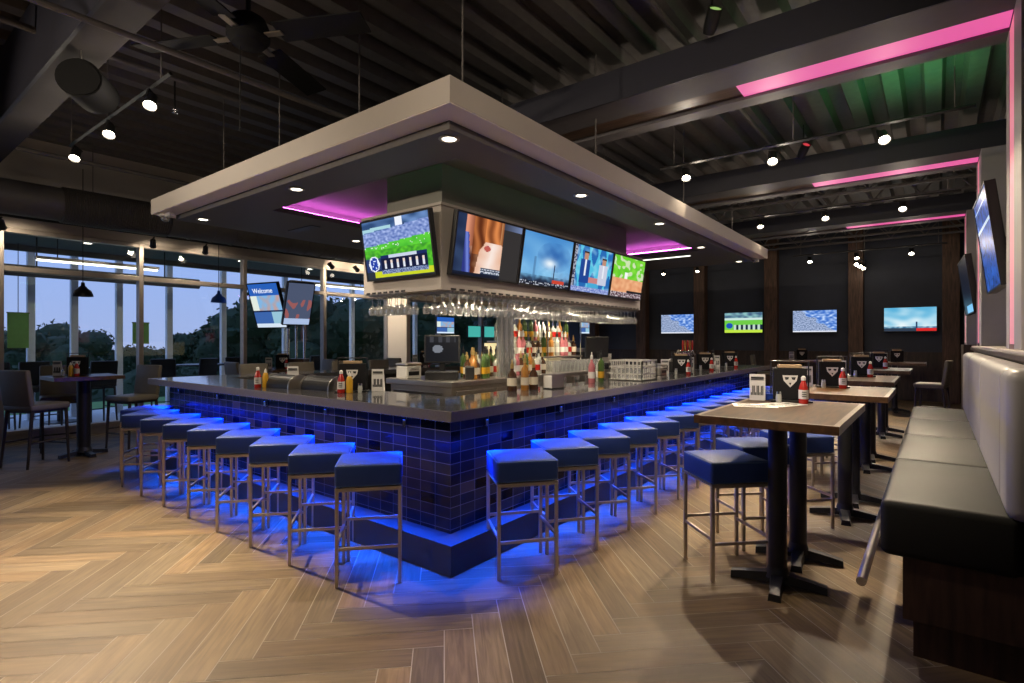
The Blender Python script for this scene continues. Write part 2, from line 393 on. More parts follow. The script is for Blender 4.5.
def pic_welcome(u, v):
    if v < .09: return (215, 230, 245)
    if v < .36: return (60, 100, 170) if u < .6 else (150, 195, 215)
    if v < .40: return (25, 40, 80)
    if v < .74: return (225, 235, 225) if u < .22 else mixc((130, 180, 225), (215, 150, 130), N(u, v, 6)+.2)
    return (40, 95, 185)
def pic_grey(u, v):
    return (170, 190, 225) if v < .14 else ((150, 90, 90) if N(u, v, 5) > .2 and v < .6 else (75, 85, 110))
def pic_pos(u, v):
    if v > .78 and .08 < u < .92: return (60, 62, 70) if int(u*8) % 2 else (30, 32, 38)
    if ((u-.36)/.16)**2+((v-.5)/.16)**2 < 1: return (120, 125, 135)
    return (22, 24, 30)

def television(label, loc, rz, w, h, fn, tilt=0., depth=.06, group=None, strength='screen', stand=True, name='television'):
    """thing at the screen's centre, screen facing local -Y; tilt turns it down towards the room"""
    t = thing(name, label, 'television', loc, rz, group); t.rotation_euler = (tilt, 0, rz)
    f = MB(); f.box(-w/2, w/2, 0.004, depth, -h/2, h/2, .006); f.build('housing', M['black'], t)
    bz = .018
    f = MB(); f.box(-w/2, w/2, -.006, .006, -h/2, -h/2+bz); f.box(-w/2, w/2, -.006, .006, h/2-bz, h/2)
    f.box(-w/2, -w/2+bz, -.006, .006, -h/2+bz, h/2-bz); f.box(w/2-bz, w/2, -.006, .006, -h/2+bz, h/2-bz); f.build('bezel', M['black'], t)
    me = screen_mesh(w-2*bz, h-2*bz, fn); me.materials.append(M[strength])
    o = bpy.data.objects.new('screen', me); COL.objects.link(o); o.parent = t; o.location = (0, 0, 0)
    if stand:
        f = MB(); f.box(-.15, .15, depth, depth+.03, -.12, .12); f.build('wall_bracket', M['blacksteel'], t)
    return t

# ------------------------------------------------------------------ the room
XW, XR, YB, ZC = -10.9, .75, 17.4, 4.62          # window wall, right wall, back wall, ceiling
def make_floor():
    W_, n = .152, 6; L_ = W_*n; g = .0026
    b = bmesh.new(); uvl = b.loops.layers.uv.new('UVMap'); cl = b.loops.layers.float_color.new('tint')
    rot = Matrix.Rotation(R(45), 3, 'Z'); rnd = random.Random(3)
    x0, x1, y0, y1 = XW, XR, -3., YB
    def plank(ax, ay, lx, ly):
        c = rot @ Vector((ax+lx/2, ay+ly/2, 0))
        if not (x0-.2 < c.x < x1+.2 and y0-.2 < c.y < y1+.2): return
        ps = [(ax+g, ay+g), (ax+lx-g, ay+g), (ax+lx-g, ay+ly-g), (ax+g, ay+ly-g)]
        vs = []
        for p in ps:
            q = rot @ Vector((p[0], p[1], 0)); q.x = max(x0, min(x1, q.x)); q.y = max(y0, min(y1, q.y)); vs.append(b.verts.new(q))
        f = b.faces.new(vs); k = rnd.choice((.70, .80, .9, 1., 1.08, 1.16))*rnd.uniform(.95, 1.05); w = rnd.uniform(-.05, .05); off = (rnd.uniform(0, 50), rnd.uniform(0, 50))
        for l, p in zip(f.loops, ps):
            la, lb = (p[0]-ax, p[1]-ay) if lx > ly else (p[1]-ay, p[0]-ax)
            l[uvl].uv = (la+off[0], lb+off[1]); l[cl] = (k*(1+w), k, k*(1-w), 1)
    for j in range(-24, 25):
        for k in range(-140, 141):
            ox, oy = k*W_+j*L_, k*W_-j*L_
            plank(ox, oy, L_, W_); plank(ox+L_, oy+W_-L_, W_, L_)
    bmesh.ops.recalc_face_normals(b, faces=b.faces[:])
    for f in b.faces:
        if f.normal.z < 0: f.normal_flip()
    vs = [b.verts.new(p) for p in ((x0, y0, -.0015), (x1, y0, -.0015), (x1, y1, -.0015), (x0, y1, -.0015))]
    f = b.faces.new(vs); f.material_index = 1
    me = bpy.data.meshes.new('floor'); b.to_mesh(me); b.free()
    me.materials.append(M['floor']); me.materials.append(M['grout'])
    o = bpy.data.objects.new('floor', me); COL.objects.link(o); structure(o)
make_floor()

# corrugated steel deck, ribs along Y
poly = []; x = XW; p = .4
while x < XR+.01:
    poly += [(x, ZC), (x+.16, ZC), (x+.20, ZC+.12), (x+.36, ZC+.12)]; x += p
poly += [(x, ZC), (x, ZC+.3), (XW, ZC+.3)]
structure(MB().prism(poly, -3., YB, axis='y').build('ceiling', M['deck']))

structure(MB().box(XW-.2, XR+.2, YB, YB+.2, 0, ZC+.2).build('wall_back', M['navywall']))
structure(MB().box(XW-.2, XR+.2, -3.2, -3., 0, ZC+.2).build('wall_front', M['navywall']))
w = MB(); w.box(XR, XR+.2, -3., YB, 0, ZC+.2)
structure(w.build('wall_right', M['greywall']))
w = MB(); w.box(.42, XR, 2.6, 9.9, 0, 1.40); w.box(.385, XR, 2.6, 9.9, 1.40, 1.44, .006)
hw = structure(w.build('trim_1', M['wainscot']))
w = MB(); w.box(.395, XR, 2.6, 9.9, 1.441, 1.462, .004)
structure(w.build('trim_2', M['beige']))
structure(MB().box(XW, XR, YB-.05, YB, 0, 1.25).build('baseboard_back', M['wainscot']))
# window wall header and curb
w = MB(); w.box(XW-.2, XW, -3., YB, 3.22, ZC+.2)
structure(w.build('wall_left', M['beige']))
w = MB(); w.box(XW-.2, XW+.02, -3., YB, 0, .12)
structure(w.build('baseboard_left', M['alum']))

# windows: one bay each (frame, transom and two panes)
ys = [-.1+1.8*k for k in range(-1, 10)]
for k, (a, b_) in enumerate(zip(ys[:-1], ys[1:])):
    f = MB(); f.box(XW-.12, XW+.03, a-.035, a+.035, .12, 3.22, .006); f.box(XW-.12, XW+.03, a+.035, b_-.035, 2.57, 2.65, .006)
    f.box(XW-.12, XW+.03, a+.035, b_-.035, 3.15, 3.22, .006); f.box(XW-.12, XW+.03, a+.035, b_-.035, .12, .18, .006)
    fr = structure(f.build('window_%d' % (k+1), M['alum']))
    MB().box(XW-.055, XW-.047, a+.035, b_-.035, .18, 2.57).build('pane', M['glass'], fr)
    MB().box(XW-.055, XW-.047, a+.035, b_-.035, 2.65, 3.15).build('transom_pane', M['glass'], fr)

# portal frames: ceiling beam with LED channel, column below it on the right
def portal(k, y0, beam_right=XR, col=True, led=True):
    w_, z0, z1 = .97, 3.93, 4.22; ga, gb = y0+.42, y0+.77
    f = MB(); f.box(XW, beam_right, y0, ga, z0, z1); f.box(XW, beam_right, gb, y0+w_, z0, z1); f.box(XW, beam_right, ga, gb, z0+.05, z1)
    bm = structure(f.build('trim_%d' % (10+k), M['beam']))
    f = MB(); f.box(XW, beam_right, y0-.02, y0-.001, z0-.01, z1+.01); f.build('side_panel', M['beamface'], bm)
    f = MB(); f.box(XW, -1.5 if led else XW+.5, ga+.01, gb-.01, z0+.035, z0+.048); f.build('channel_liner', M['walnut'], bm)
    if led:
        f = MB(); f.box(-1.5, .45, ga+.02, gb-.02, z0+.02, z0+.045); tag(f.build('light_strip', M['pinkled'], bm), 'glowing pink strip light')
    if col:
        f = MB(); f.box(.45, XR-.001, y0, ga, 1.463, z0-.001); f.box(.45, XR-.001, gb, y0+w_, 1.463, z0-.001); f.box(.50, XR-.001, ga, gb, 1.463, z0-.001)
        c = structure(f.build('trim_%d' % (20+k), M['colgrey']))
        f = MB(); f.box(.452, .495, ga+.02, gb-.02, 1.5, z0-.01); tag(f.build('light_strip', M['pinkcol'], c), 'glowing pink vertical strip light')
bm = structure(MB().box(XW, XR, 1.25, 1.53, 3.9, ZC-.001).build('trim_10', M['beamdark']))
MB().box(XW, XR, 1.22, 1.249, 3.89, ZC-.001).build('side_panel', M['beamface'], bm)
portal(1, 4.93); portal(2, 8.93); 
w_ = portal(3, 12.93)
# third column needs its own plinth
structure(MB().box(.40, XR, 12.8, 14.1, 0, 1.46).build('trim_31', M['wainscot']))

# rough posts along the back wall
for k, x in enumerate((-9.7, -7.8, -5.85, -3.78, -1.68, .3)):
    structure(MB().box(x-.17, x+.17, YB-.36, YB-.051, 0, ZC, .01).build('trim_%d' % (40+k), M['post']))
# open joists across the back half
for k, y in enumerate((11.2, 12.1, 14.9, 15.9, 16.8)):
    f = MB(); f.box(XW, XR, y-.05, y+.05, ZC-.06, ZC-.001); f.box(XW, XR, y-.05, y+.05, ZC-.5, ZC-.46)
    x = XW+.2; s = 1
    while x < XR-.4:
        f.cyl((x, y, ZC-.47 if s > 0 else ZC-.05), (x+.35, y, ZC-.05 if s > 0 else ZC-.47), .014, n=6); x += .35; s = -s
    structure(f.build('trim_%d' % (50+k), M['deck']))
# beige building column by the windows
structure(MB().box(-10.8, -10.1, 8.82, 8.95, 0, ZC, .01).build('trim_60', M['beige_lit']))  # lightened beige stands in for lamplight on the column

# ------------------------------------------------------------------ canopy over the bar
SX0, SX1, SY0, SY1 = -7.43, -2.44, 2.49, 10.8
sf = thing('bar_canopy', 'large suspended beige and charcoal ceiling canopy hanging over the bar', 'ceiling canopy', (0, 0, 0))
f = MB(); f.ring(SX0, SX1, SY0, SY1, .12, 3.05, 3.22); f.box(SX0+.12, SX1-.12, SY0+.12, SY1-.12, 3.19, 3.215)
f.build('fascia', M['beige'], sf)
f = MB(); f.ring(SX0+.004, SX1-.004, SY0+.004, SY1-.004, .34, 3.044, 3.0495); f.build('lower_reveal', M['beige_lit'], sf)
TX0, TX1, TY0, TY1 = -5.85, -3.02, 3.15, 8.8
f = MB(); a, b_ = .20, 3.0
f.box(SX0+a, TX0, SY0+a, SY1-a, 2.985, 3.043); f.box(TX1, SX1-a, SY0+a, SY1-a, 2.985, 3.043)
f.box(TX0, TX1, SY0+a, TY0, 2.985, 3.043); f.box(TX0, TX1, TY1, SY1-a, 2.985, 3.043)
f.build('soffit_panel', M['soffit'], sf)
f = MB(); f.box(TX0-.25, TX1+.25, TY0-.25, TY1+.25, 3.165, 3.18)
f.ring(TX0-.25, TX1+.25, TY0-.25, TY1+.25, .02, 3.05, 3.165)
f.build('tray_ceiling', M['olive'], sf)
f = MB(); f.box(TX0-.14, TX0-.11, TY0-.1, TY1-.1, 3.055, 3.075); f.box(TX0-.1, TX1+.1, TY1+.11, TY1+.14, 3.055, 3.075)
tag(f.build('cove_light', M['pinkcove'], sf), 'magenta cove light strip inside the tray')
f = MB(); f.box(TX0+1., TX1+.1, TY0-.14, TY0-.11, 3.055, 3.075); f.box(TX1+.11, TX1+.14, TY0-.1, TY1-2.5, 3.055, 3.075)
tag(f.build('cove_light', M['greencove'], sf), 'dim green cove light strip inside the tray')
f = MB(); f.box(-4.9, -3.3, 9.15, 9.2, 2.975, 2.99); tag(f.build('linear_light', M['whiteled'], sf), 'thin white line of light in the canopy underside')
f = MB()
for x in (-6.9, -5.6, -4.2, -2.9):
    for y in (3.1, 5.2, 7.8, 10.2): f.cyl((x, y, 3.2), (x, y, ZC), .008, n=6)
f.build('hanger_rod', M['deck'], sf)['kind'] = 'stuff'
f = MB(); f.box(-6.75, -6.2, 3.85, 3.98, 2.978, 2.986); f.build('air_slot', M['black'], sf)
# downlights
dl = None
dls = [((-2.77, 2.82), 'round downlight at the canopy corner nearest the viewer'), ((-4.84, 2.85), 'round downlight midway along the canopy front edge'),
       ((-6.92, 2.87), 'round downlight near the left end of the canopy front edge'), ((-6.65, 4.85), 'round downlight in the canopy just left of the football screen'),
       ((-2.80, 4.72), 'round downlight in the canopy right edge above the storm screen'), ((-2.70, 6.45), 'round downlight in the canopy right edge, third from the corner'),
       ((-2.87, 8.46), 'round downlight in the canopy right edge beside the pink cove'), ((-2.83, 10.38), 'round downlight at the far right corner of the canopy')]
for (x, y), lb in dls:
    if dl is None:
        dl = thing('recessed_downlight', lb, 'ceiling light', (x, y, 2.985), 0, 'downlights in the bar canopy')
        MB().lathe([(.052, .0), (.075, .0), (.078, -.006), (.055, -.010), (.05, -.002)], n=20).build('trim_ring', M['alum'], dl, True)
        MB().lathe([(0, -.004), (.05, -.004), (.05, 0)], n=20).build('lens', M['down'], dl)
    else: dup(dl, (x, y, 2.985), None, lb)
# dome security cameras under canopy corners
cam0 = thing('security_camera', 'small dome camera under the left front canopy corner', 'camera', (-7.3, 2.6, 3.05))
MB().lathe([(0, 0), (.07, 0), (.07, -.03), (.055, -.035)], n=18).build('housing', M['whiteplastic'], cam0, True)
MB().ball((0, 0, -.045), .05, 14).build('dome', M['clear'], cam0, True)
MB().box(.05, .2, -.03, .03, -.05, 0, .008).build('mount', M['whiteplastic'], cam0)
dup(cam0, (-2.62, 10.62, 3.05), R(90), 'small dome camera under the far right canopy corner')

# ------------------------------------------------------------------ television box over the back bar
BX0, BX1, BY0, BY1 = -4.72, -3.58, 3.54, 7.8
tv = thing('screen_box', 'beige box hanging under the canopy that carries the row of screens', 'screen housing', (0, 0, 0))
f = MB(); f.box(BX0, BX1, BY0, BY1, 2.0, 2.80); f.build('body', M['beige'], tv)
f = MB(); f.ring(BX0-.02, BX1+.02, BY0-.02, BY1+.02, .06, 2.775, 2.80); f.build('top_rim', M['beige'], tv)
f = MB(); f.box(BX0+.35, BX1-.01, BY0+.02, BY1-.45, 2.80, 3.166); f.build('neck', M['olive'], tv)
w_, h_ = 1.01, .60
t = R(9)
names = [('television showing a close-up of long auburn hair, first on the long side', pic_closeup), ('television showing a blue storm sky, second on the long side', pic_storm),
         ('television showing two news presenters, third on the long side', pic_news), ('television showing a baseball field, last on the long side', pic_baseball)]
for k, (lb, fn) in enumerate(names):
    television(lb, (BX1+.105, BY0+.05+1.025*(k+.5), 2.43), R(90), w_, h_, fn, t, .05, 'screens around the bar box')
television('television showing a football game with a row of player portraits', (BX0+.64, BY0-.105, 2.425), 0, 1.0, .60, pic_football, t, .05, 'screens around the bar box')
# glass rack rails and hanging wine glasses
f = MB(); n_r = 35
for k in range(n_r):
    y = BY0+.16+k*.118; f.box(BX1-.46, BX1-.01, y-.03, y-.012, 1.985, 1.999); f.box(BX1-.46, BX1-.01, y+.012, y+.03, 1.985, 1.999)
f.build('glass_rail', M['steel'], tv)['kind'] = 'stuff'
f = MB()
for k in range(7):
    x = BX0+.08+k*.09; f.box(x-.024, x-.012, BY0+.01, BY0+.3, 1.985, 1.999); f.box(x+.012, x+.024, BY0+.01, BY0+.3, 1.985, 1.999)
f.build('glass_rail', M['steel'], tv)['kind'] = 'stuff'
f = MB()
for k in range(n_r): f.box(BX1+.001, BX1+.006, BY0+.16+k*.118-.034, BY0+.16+k*.118+.034, 2.004, 2.022)
for k in range(7): f.box(BX0+.08+k*.09-.028, BX0+.08+k*.09+.028, BY0-.006, BY0-.001, 2.004, 2.022)
f.build('rail_slot', M['black'], tv)['kind'] = 'stuff'
wg = None
gp = [(.0, 0), (.034, 0), (.033, -.004), (.006, -.010), (.0042, -.03), (.004, -.075), (.008, -.083), (.026, -.098), (.038, -.125), (.039, -.145), (.033, -.185), (.030, -.185), (.036, -.145), (.035, -.127), (.022, -.103), (.0, -.09)]
def wine(x, y, lb, gr):
    global wg
    if wg is None:
        wg = MB().lathe(gp, n=12).build('wine_glass', M['clear'], None, True, 60); tag(wg, lb, 'wine glass', gr); wg.location = (x, y, 1.974)
    else:
        c = wg.copy(); COL.objects.link(c); c.location = (x, y, 1.974); tag(c, lb, 'wine glass', gr)
for k in range(n_r):
    for j in range(4):
        wine(BX1-.05-j*.105, BY0+.16+k*.118, 'upside-down wine glass hanging under the long side of the screen box', 'wine glasses under the long side of the screen box')
for k in range(7):
    for j in range(2):
        wine(BX0+.08+k*.09, BY0+.05+j*.1, 'upside-down wine glass hanging below the football screen', 'wine glasses below the football screen')

# ------------------------------------------------------------------ the bar
BA0, BA1, BC0, BC1 = -7.58, -2.46, 2.52, 11.0    # counter outline
top = thing('bar_worktop', 'polished dark granite bar top running round all sides of the bar', 'bar top', (0, 0, 0))
f = MB(); f.ring(BA0, BA1, BC0, BC1, .66, 1.002, 1.07); f.build('slab', M['stone'], top)
f = MB(); f.ring(BA0-.012, BA1+.012, BC0-.012, BC1+.012, .0115, 1.0, 1.068); f.build('edge_band', M['stoneedge'], top)
bar = thing('tiled_bar', 'dark mosaic-tiled bar base with a raised foot ledge', 'bar', (0, 0, 0))
def tiled(X0, X1, Y0, Y1, z0, z1):
    b = bmesh.new(); uvl = b.loops.layers.uv.new('UVMap')
    def q(ps, uvs):
        f = b.faces.new([b.verts.new(p) for p in ps])
        for l, u in zip(f.loops, uvs): l[uvl].uv = u
    for (xa, ya, xb, yb, o) in ((X0, Y0, X1, Y0, 3.), (X1, Y0, X1, Y1, 20.), (X1, Y1, X0, Y1, 40.), (X0, Y1, X0, Y0, 60.)):
        L_ = math.hypot(xb-xa, yb-ya)
        u0 = o if xa != X0 or ya != Y0 else o+15*.15-L_
        q([(xa, ya, z0), (xb, yb, z0), (xb, yb, z1), (xa, ya, z1)], [(u0, z0), (u0+L_, z0), (u0+L_, z1), (u0, z1)])
    me = bpy.data.meshes.new('tile_front'); b.to_mesh(me); b.free(); me.materials.append(M['tile'])
    o = bpy.data.objects.new('tile_front', me); COL.objects.link(o); o.parent = bar
tiled(BA0+.17, BA1-.165, BC0+.165, BC1-.17, .2, 1.0)
f = MB(); f.ring(BA0+.18, BA1-.175, BC0+.175, BC1-.18, .35, 0, .995); f.build('carcass', M['black'], bar)
f = MB(); f.ring(BA0+.04, BA1, BC0, BC1-.04, .17, 0, .2); f.build('foot_ledge', M['ledge'], bar)
f = MB(); f.box(BA0+.14, BA1-.06, BC0+.055, BC0+.075, .986, .998); f.box(BA1-.075, BA1-.055, BC0+.076, BC1-.14, .986, .998)
tag(f.build('light_strip', M['blueled'], bar), 'glowing blue strip light under the bar top')
f = MB()
for k in range(5): f.box(BA0+.5+k*1.0, BA0+.53+k*1.0, BC0+.13, BC0+.165, .90, .95, .004)
for k in range(8): f.box(BA1-.165, BA1-.13, BC0+.5+k, BC0+.53+k, .90, .95, .004)
f.build('bag_hook', M['chrome'], bar)['kind'] = 'stuff'

# bar stools
def make_stool():
    t = thing('bar_stool', '', 'bar stool')
    s_ = .205
    f = MB(); f.box(-s_, s_, -s_, s_, .615, .755, .022, 3); f.build('seat', M['navy'], t, True, 50)
    f = MB()
    for z in (.745, .625): 
        q = s_-.006
        f.tube([(-q, -q, z), (q, -q, z), (q, q, z), (-q, q, z), (-q, -q, z)], .005, 6)
    tag(f.build('piping', M['piping'], t), 'lighter navy seam piping')
    l = s_-.014; h = .011
    for (sx, sy) in ((-1, -1), (1, -1), (1, 1), (-1, 1)):
        MB().box(sx*l-h, sx*l+h, sy*l-h, sy*l+h, 0, .60, .002, 1).build('leg', M['stoolleg'], t)
    f = MB(); f.box(-l+h, l-h, -l-h, -l+h, .59, .612); f.box(-l+h, l-h, l-h, l+h, .59, .612); f.box(-l-h, -l+h, -l-h, l+h, .601, .613); f.box(l-h, l+h, -l-h, l+h, .601, .613)
    f.box(-s_+.04, s_-.04, -s_+.04, s_-.04, .598, .614)
    f.build('seat_frame', M['stoolleg'], t)
    for (sy, z) in ((-1, .235), (1, .30)):
        MB().box(-l+h, l-h, sy*l-.008, sy*l+.008, z-.009, z+.009).build('foot_rail', M['stoolleg'], t)
    for sx in (-1, 1):
        MB().box(sx*l-.008, sx*l+.008, -l+h, l-h, .255, .273).build('side_rail', M['stoolleg'], t)
    return t
stool = make_stool(); used = [False]
def place_stool(x, y, deg, label, group):
    if not used[0]:
        used[0] = True; o = stool; o.location = (x, y, 0); o.rotation_euler = (0, 0, R(deg)); tag(o, label, None, group)
    else: o = dup(stool, (x, y, 0), R(deg), label, group)
    return o
rnd = random.Random(5)
GL, GR = 'bar stools along the left-hand side of the bar', 'bar stools along the right-hand side of the bar'
for k in range(9):
    place_stool(-2.935-.54*k-(.0 if k < 8 else -.05), 2.01+.245+(0 if k < 8 else .13), 48.5+rnd.uniform(-1.5, 1.5), 'navy square bar stool on the left-hand side of the bar, %s from its near corner' % ORD[k], GL)
for k in range(14):
    place_stool(-1.985-.235, 2.95+.535*k, 50+rnd.uniform(-2, 2), 'navy square bar stool on the right-hand side of the bar, %s from its near corner' % ORD[k], GR)

# ------------------------------------------------------------------ tables
def pub_table(label, x0, x1, y0, y1, posts, group='wooden pub tables beside the booth', z=1.07, r=.055):
    t = thing('pub_table', label, 'table', ((x0+x1)/2, (y0+y1)/2, 0), 0, group)
    hx, hy = (x1-x0)/2, (y1-y0)/2
    f = MB(); f.box(-hx+.03, hx-.03, -hy+.03, hy-.03, z-.045, z); f.build('tabletop', M['tabletop'], t)
    f = MB(); f.ring(-hx, hx, -hy, hy, .03, z-.048, z, ); f.build('edge_band', M['tableedge'], t)
    for (px, py) in posts:
        qx, qy = px-(x0+x1)/2, py-(y0+y1)/2
        f = MB(); f.cyl((qx, qy, .05), (qx, qy, z-.06), r, n=20); f.cyl((qx, qy, .05), (qx, qy, .12), r*1.35, r, n=20)
        p = f.build('post', M['blacksteel'], t, True)
        f = MB(); f.box(qx-.22, qx+.22, qy-.11, qy+.11, z-.062, z-.046); f.build('top_plate', M['blacksteel'], t)
        for a in range(4):
            c, s2 = math.cos(R(8+90*a)), math.sin(R(8+90*a)); q = Vector((c, s2, 0)); n_ = Vector((-s2, c, 0)); o = Vector((qx, qy, 0))
            b = bmesh.new(); vs = []
            for (d, w2, zb, zt) in ((.02, .045, .025, .085), (.20, .034, .012, .055), (.27, .036, .0, .042)):
                vs.append([b.verts.new(o+q*d+n_*w2+Vector((0, 0, zb))), b.verts.new(o+q*d-n_*w2+Vector((0, 0, zb))), b.verts.new(o+q*d-n_*w2*.8+Vector((0, 0, zt))), b.verts.new(o+q*d+n_*w2*.8+Vector((0, 0, zt)))])
            for A, B in zip(vs[:-1], vs[1:]):
                for k in range(4): b.faces.new((A[k], B[k], B[(k+1) % 4], A[(k+1) % 4]))
            b.faces.new(vs[0]); b.faces.new(vs[-1][::-1]); bmesh.ops.recalc_face_normals(b, faces=b.faces[:])
            m2 = MB(); m2.b.free(); m2.b = b; m2.build('foot', M['blacksteel'], t)
    return t
pub_table('glossy wooden pub table nearest the viewer, beside the booth', -1.17, -.40, 3.32, 4.66, [(-.78, 3.71), (-.76, 4.24)])
pub_table('glossy wooden pub table second along the booth, behind the nearest one', -1.1, -.30, 5.32, 6.45, [(-.62, 5.5), (-.62, 6.1)])
pub_table('wooden pub table third along the booth with a bright streak of light', -1.1, -.36, 7.3, 8.7, [(-.66, 7.7), (-.66, 8.4)])
pub_table('dim wooden pub table beyond the end of the booth', -1.1, -.3, 10.2, 11.4, [(-.68, 10.5), (-.68, 11.1)])
pub_table('far wooden pub table under the sky screen', -1.2, -.15, 13.9, 15.0, [(-.7, 14.4)])
pub_table('far wooden pub table under the snowy crowd screen', -3.1, -2.0, 14.2, 15.3, [(-2.55, 14.75)])
GT = 'bar stools at the wooden tables'
place_stool(-1.115, 3.765, 45.5, 'navy square stool at the front left corner of the nearest wooden table', GT)
place_stool(-1.10, 4.42, 45, 'navy square stool tucked behind another at the nearest wooden table', GT)
place_stool(-.93, 5.08, 47, 'navy stool between the nearest and second wooden tables', GT)
place_stool(-1.02, 6.75, 45, 'navy stool at the far side of the second wooden table', GT)
place_stool(-1.12, 7.55, 45, 'navy stool at the left of the third wooden table', GT)
place_stool(-1.12, 8.4, 45, 'navy stool behind another at the left of the third wooden table', GT)

# ------------------------------------------------------------------ booth
bt = thing('booth_bench', 'long graphite vinyl booth bench along the right wall', 'booth', (0, 0, 0))
Y0, Y1 = 3.22, 8.1
f = MB(); f.box(-.125, .41, Y0+.02, Y1, .18, .49); f.box(-.085, .41, Y0+.05, Y1, 0, .18); f.build('base', M['boothbase'], bt)
n_s = 4; ln = (Y1-Y0)/n_s
for k in range(n_s):
    f = MB(); f.box(-.215, .30, Y0+k*ln+.001, Y0+(k+1)*ln-.001, .475, .745, .035, 4); f.build('seat_cushion', M['booth'], bt, True, 60)
edges = [3.2, 3.55, 5.1, 6.6, 8.1]
for a, b_ in zip(edges[:-1], edges[1:]):
    f = MB(); f.box(.245, .415, a+.002, b_-.002, .73, 1.395, .05, 4)
    o = f.build('back_panel', M['boothback'], bt, True, 60)
f = MB(); f.tube([(-.33, 3.62, .17), (-.33, 8.05, .17)], .026, 14)
fr = f.build('foot_rail', M['steel'], bt, True)
for y in (4.6, 5.9, 7.2, 8.0):
    MB().tube([(-.33, y, .17), (-.12, y, .17)], .014, 8).build('rail_bracket', M['steel'], fr)

# high-back chairs
def highback(label, loc, rz, group):
    t = thing('high_chair', label, 'chair', loc, rz, group)   # faces local +Y
    f = MB(); f.box(-.23, .23, -.22, .24, .68, .76, .025, 3); f.build('seat', M['olivevinyl'], t, True, 50)
    M_ = Matrix.Translation((0, -.20, .76)) @ Matrix.Rotation(R(7), 4, 'X')
    f = MB(); f.box(-.225, .225, -.03, .03, -.02, .42, .02, 3, M_); f.build('backrest', M['olivevinyl'], t, True, 50)
    for sx in (-1, 1):
        f = MB(); f.cyl((sx*.2, .2, .68), (sx*.215, .225, 0), .021, .014, 8); f.build('leg', M['darkwood'], t)
        f = MB(); f.cyl((sx*.2, -.19, .68), (sx*.215, -.25, 0), .021, .014, 8); f.build('leg', M['darkwood'], t)
        MB().cyl((sx*.208, .213, .30), (sx*.208, -.222, .30), .011, n=8).build('stretcher', M['darkwood'], t)
    MB().cyl((-.208, .212, .24), (.208, .212, .24), .011, n=8).build('stretcher', M['darkwood'], t)
    MB().box(-.2, .2, -.19, .21, .655, .682).build('seat_frame', M['darkwood'], t)
    return t
hc = highback('olive vinyl high chair at the left end of the window table', (-8.78, 1.70, 0), R(24), 'high chairs around the window table')
def hchair(label, x, y, deg): return dup(hc, (x, y, 0), R(deg), label)
hchair('olive vinyl high chair at the right end of the window table', -9.02, 2.80, 200)
hchair('dark high chair behind the window table on the glass side', -9.75, 2.15, -100)
dup(hc, (-.05, 12.6, 0), R(80), 'dark high-backed chair beyond the far end of the booth', 'high chairs at the back of the room')
dup(hc, (-1.5, 14.9, 0), R(-80), 'dim high-backed chair left of the far table under the sky screen', 'high chairs at the back of the room')
dup(hc, (-3.45, 14.8, 0), R(-85), 'dim high-backed chair left of the far table under the crowd screen', 'high chairs at the back of the room')
pub_table('dark window-side pub table with a heavy black post', -9.45, -8.74, 1.86, 2.62, [(-8.98, 2.22)], group='tables by the windows', z=1.06, r=.075)

# chairs and counter beyond the bar by the windows
def low_table(label, x, y, w=.8, z=1.03):
    return pub_table(label, x-w/2, x+w/2, y-w/2, y+w/2, [(x, y)], group='tables by the windows', z=z, r=.05)
low_table('small dark table by the windows behind the left end of the bar', -9.3, 5.2)
low_table('small dark table by the beige column behind the bar', -9.0, 8.4)
hchair('dark high chair by the windows left of the small dark table', -9.3, 4.55, 0)
hchair('dark high chair by the windows right of the small dark table', -9.25, 5.9, 180)
hchair('dark high chair at the table by the beige column', -9.0, 7.75, 0)
for k, (x, y) in enumerate(((-8.1, 4.2), (-8.1, 5.0), (-8.1, 5.8), (-8.1, 6.6))):
    hchair('high chair pulled up to the far left bar side, %s from its front end' % ORD[k], x, y, -90)

# ------------------------------------------------------------------ back bar island
ix0, ix1, iy0, iy1 = -4.75, -3.75, 3.85, 7.75
isl = thing('back_bar_cabinet', 'stainless steel back bar counter standing inside the ring of the bar', 'cabinet', (0, 0, 0))
f = MB(); f.box(ix0+.04, ix1-.04, iy0+.04, iy1-.04, .1, 1.06); f.build('carcass', M['steel'], isl)
f = MB(); f.box(ix0, ix1, iy0, iy1, 1.06, 1.12, .008); f.build('worktop', M['steel'], isl)
for k in range(6):
    y = iy0+.1+k*.63
    d = MB().box(ix1-.039, ix1-.02, y, y+.58, .15, 1.02, .004).build('door', M['steel'], isl)
    MB().cyl((ix1-.005, y+.06, .75), (ix1-.005, y+.06, .95), .008, n=8).build('handle', M['chrome'], d)
f = MB(); f.box(ix0+.1, ix0+.85, iy0+.02, iy0+.038, .15, 1.0, .004); f.build('end_panel', M['chrome'], isl)
# tiered bottle shelf with backlit panel
sh = thing('bottle_shelf', 'tiered back bar bottle shelf with a glowing amber panel', 'shelf', (0, 0, 0))
f = MB()
f.box(-4.32, -3.98, 5.05, 6.75, 1.30, 1.325, .003); f.box(-4.32, -4.10, 5.05, 6.75, 1.51, 1.53, .003); f.build('shelf_board', M['steel'], sh)
f = MB(); f.box(-4.36, -4.33, 5.05, 6.75, 1.13, 1.50); tag(f.build('back_panel', M['amberglow'], sh), 'backlit amber panel')
for y in (5.06, 5.9, 6.74):
    MB().cyl((-4.0, y, 1.121), (-4.0, y, 1.97), .009, n=8).build('upright', M['chrome'], sh)
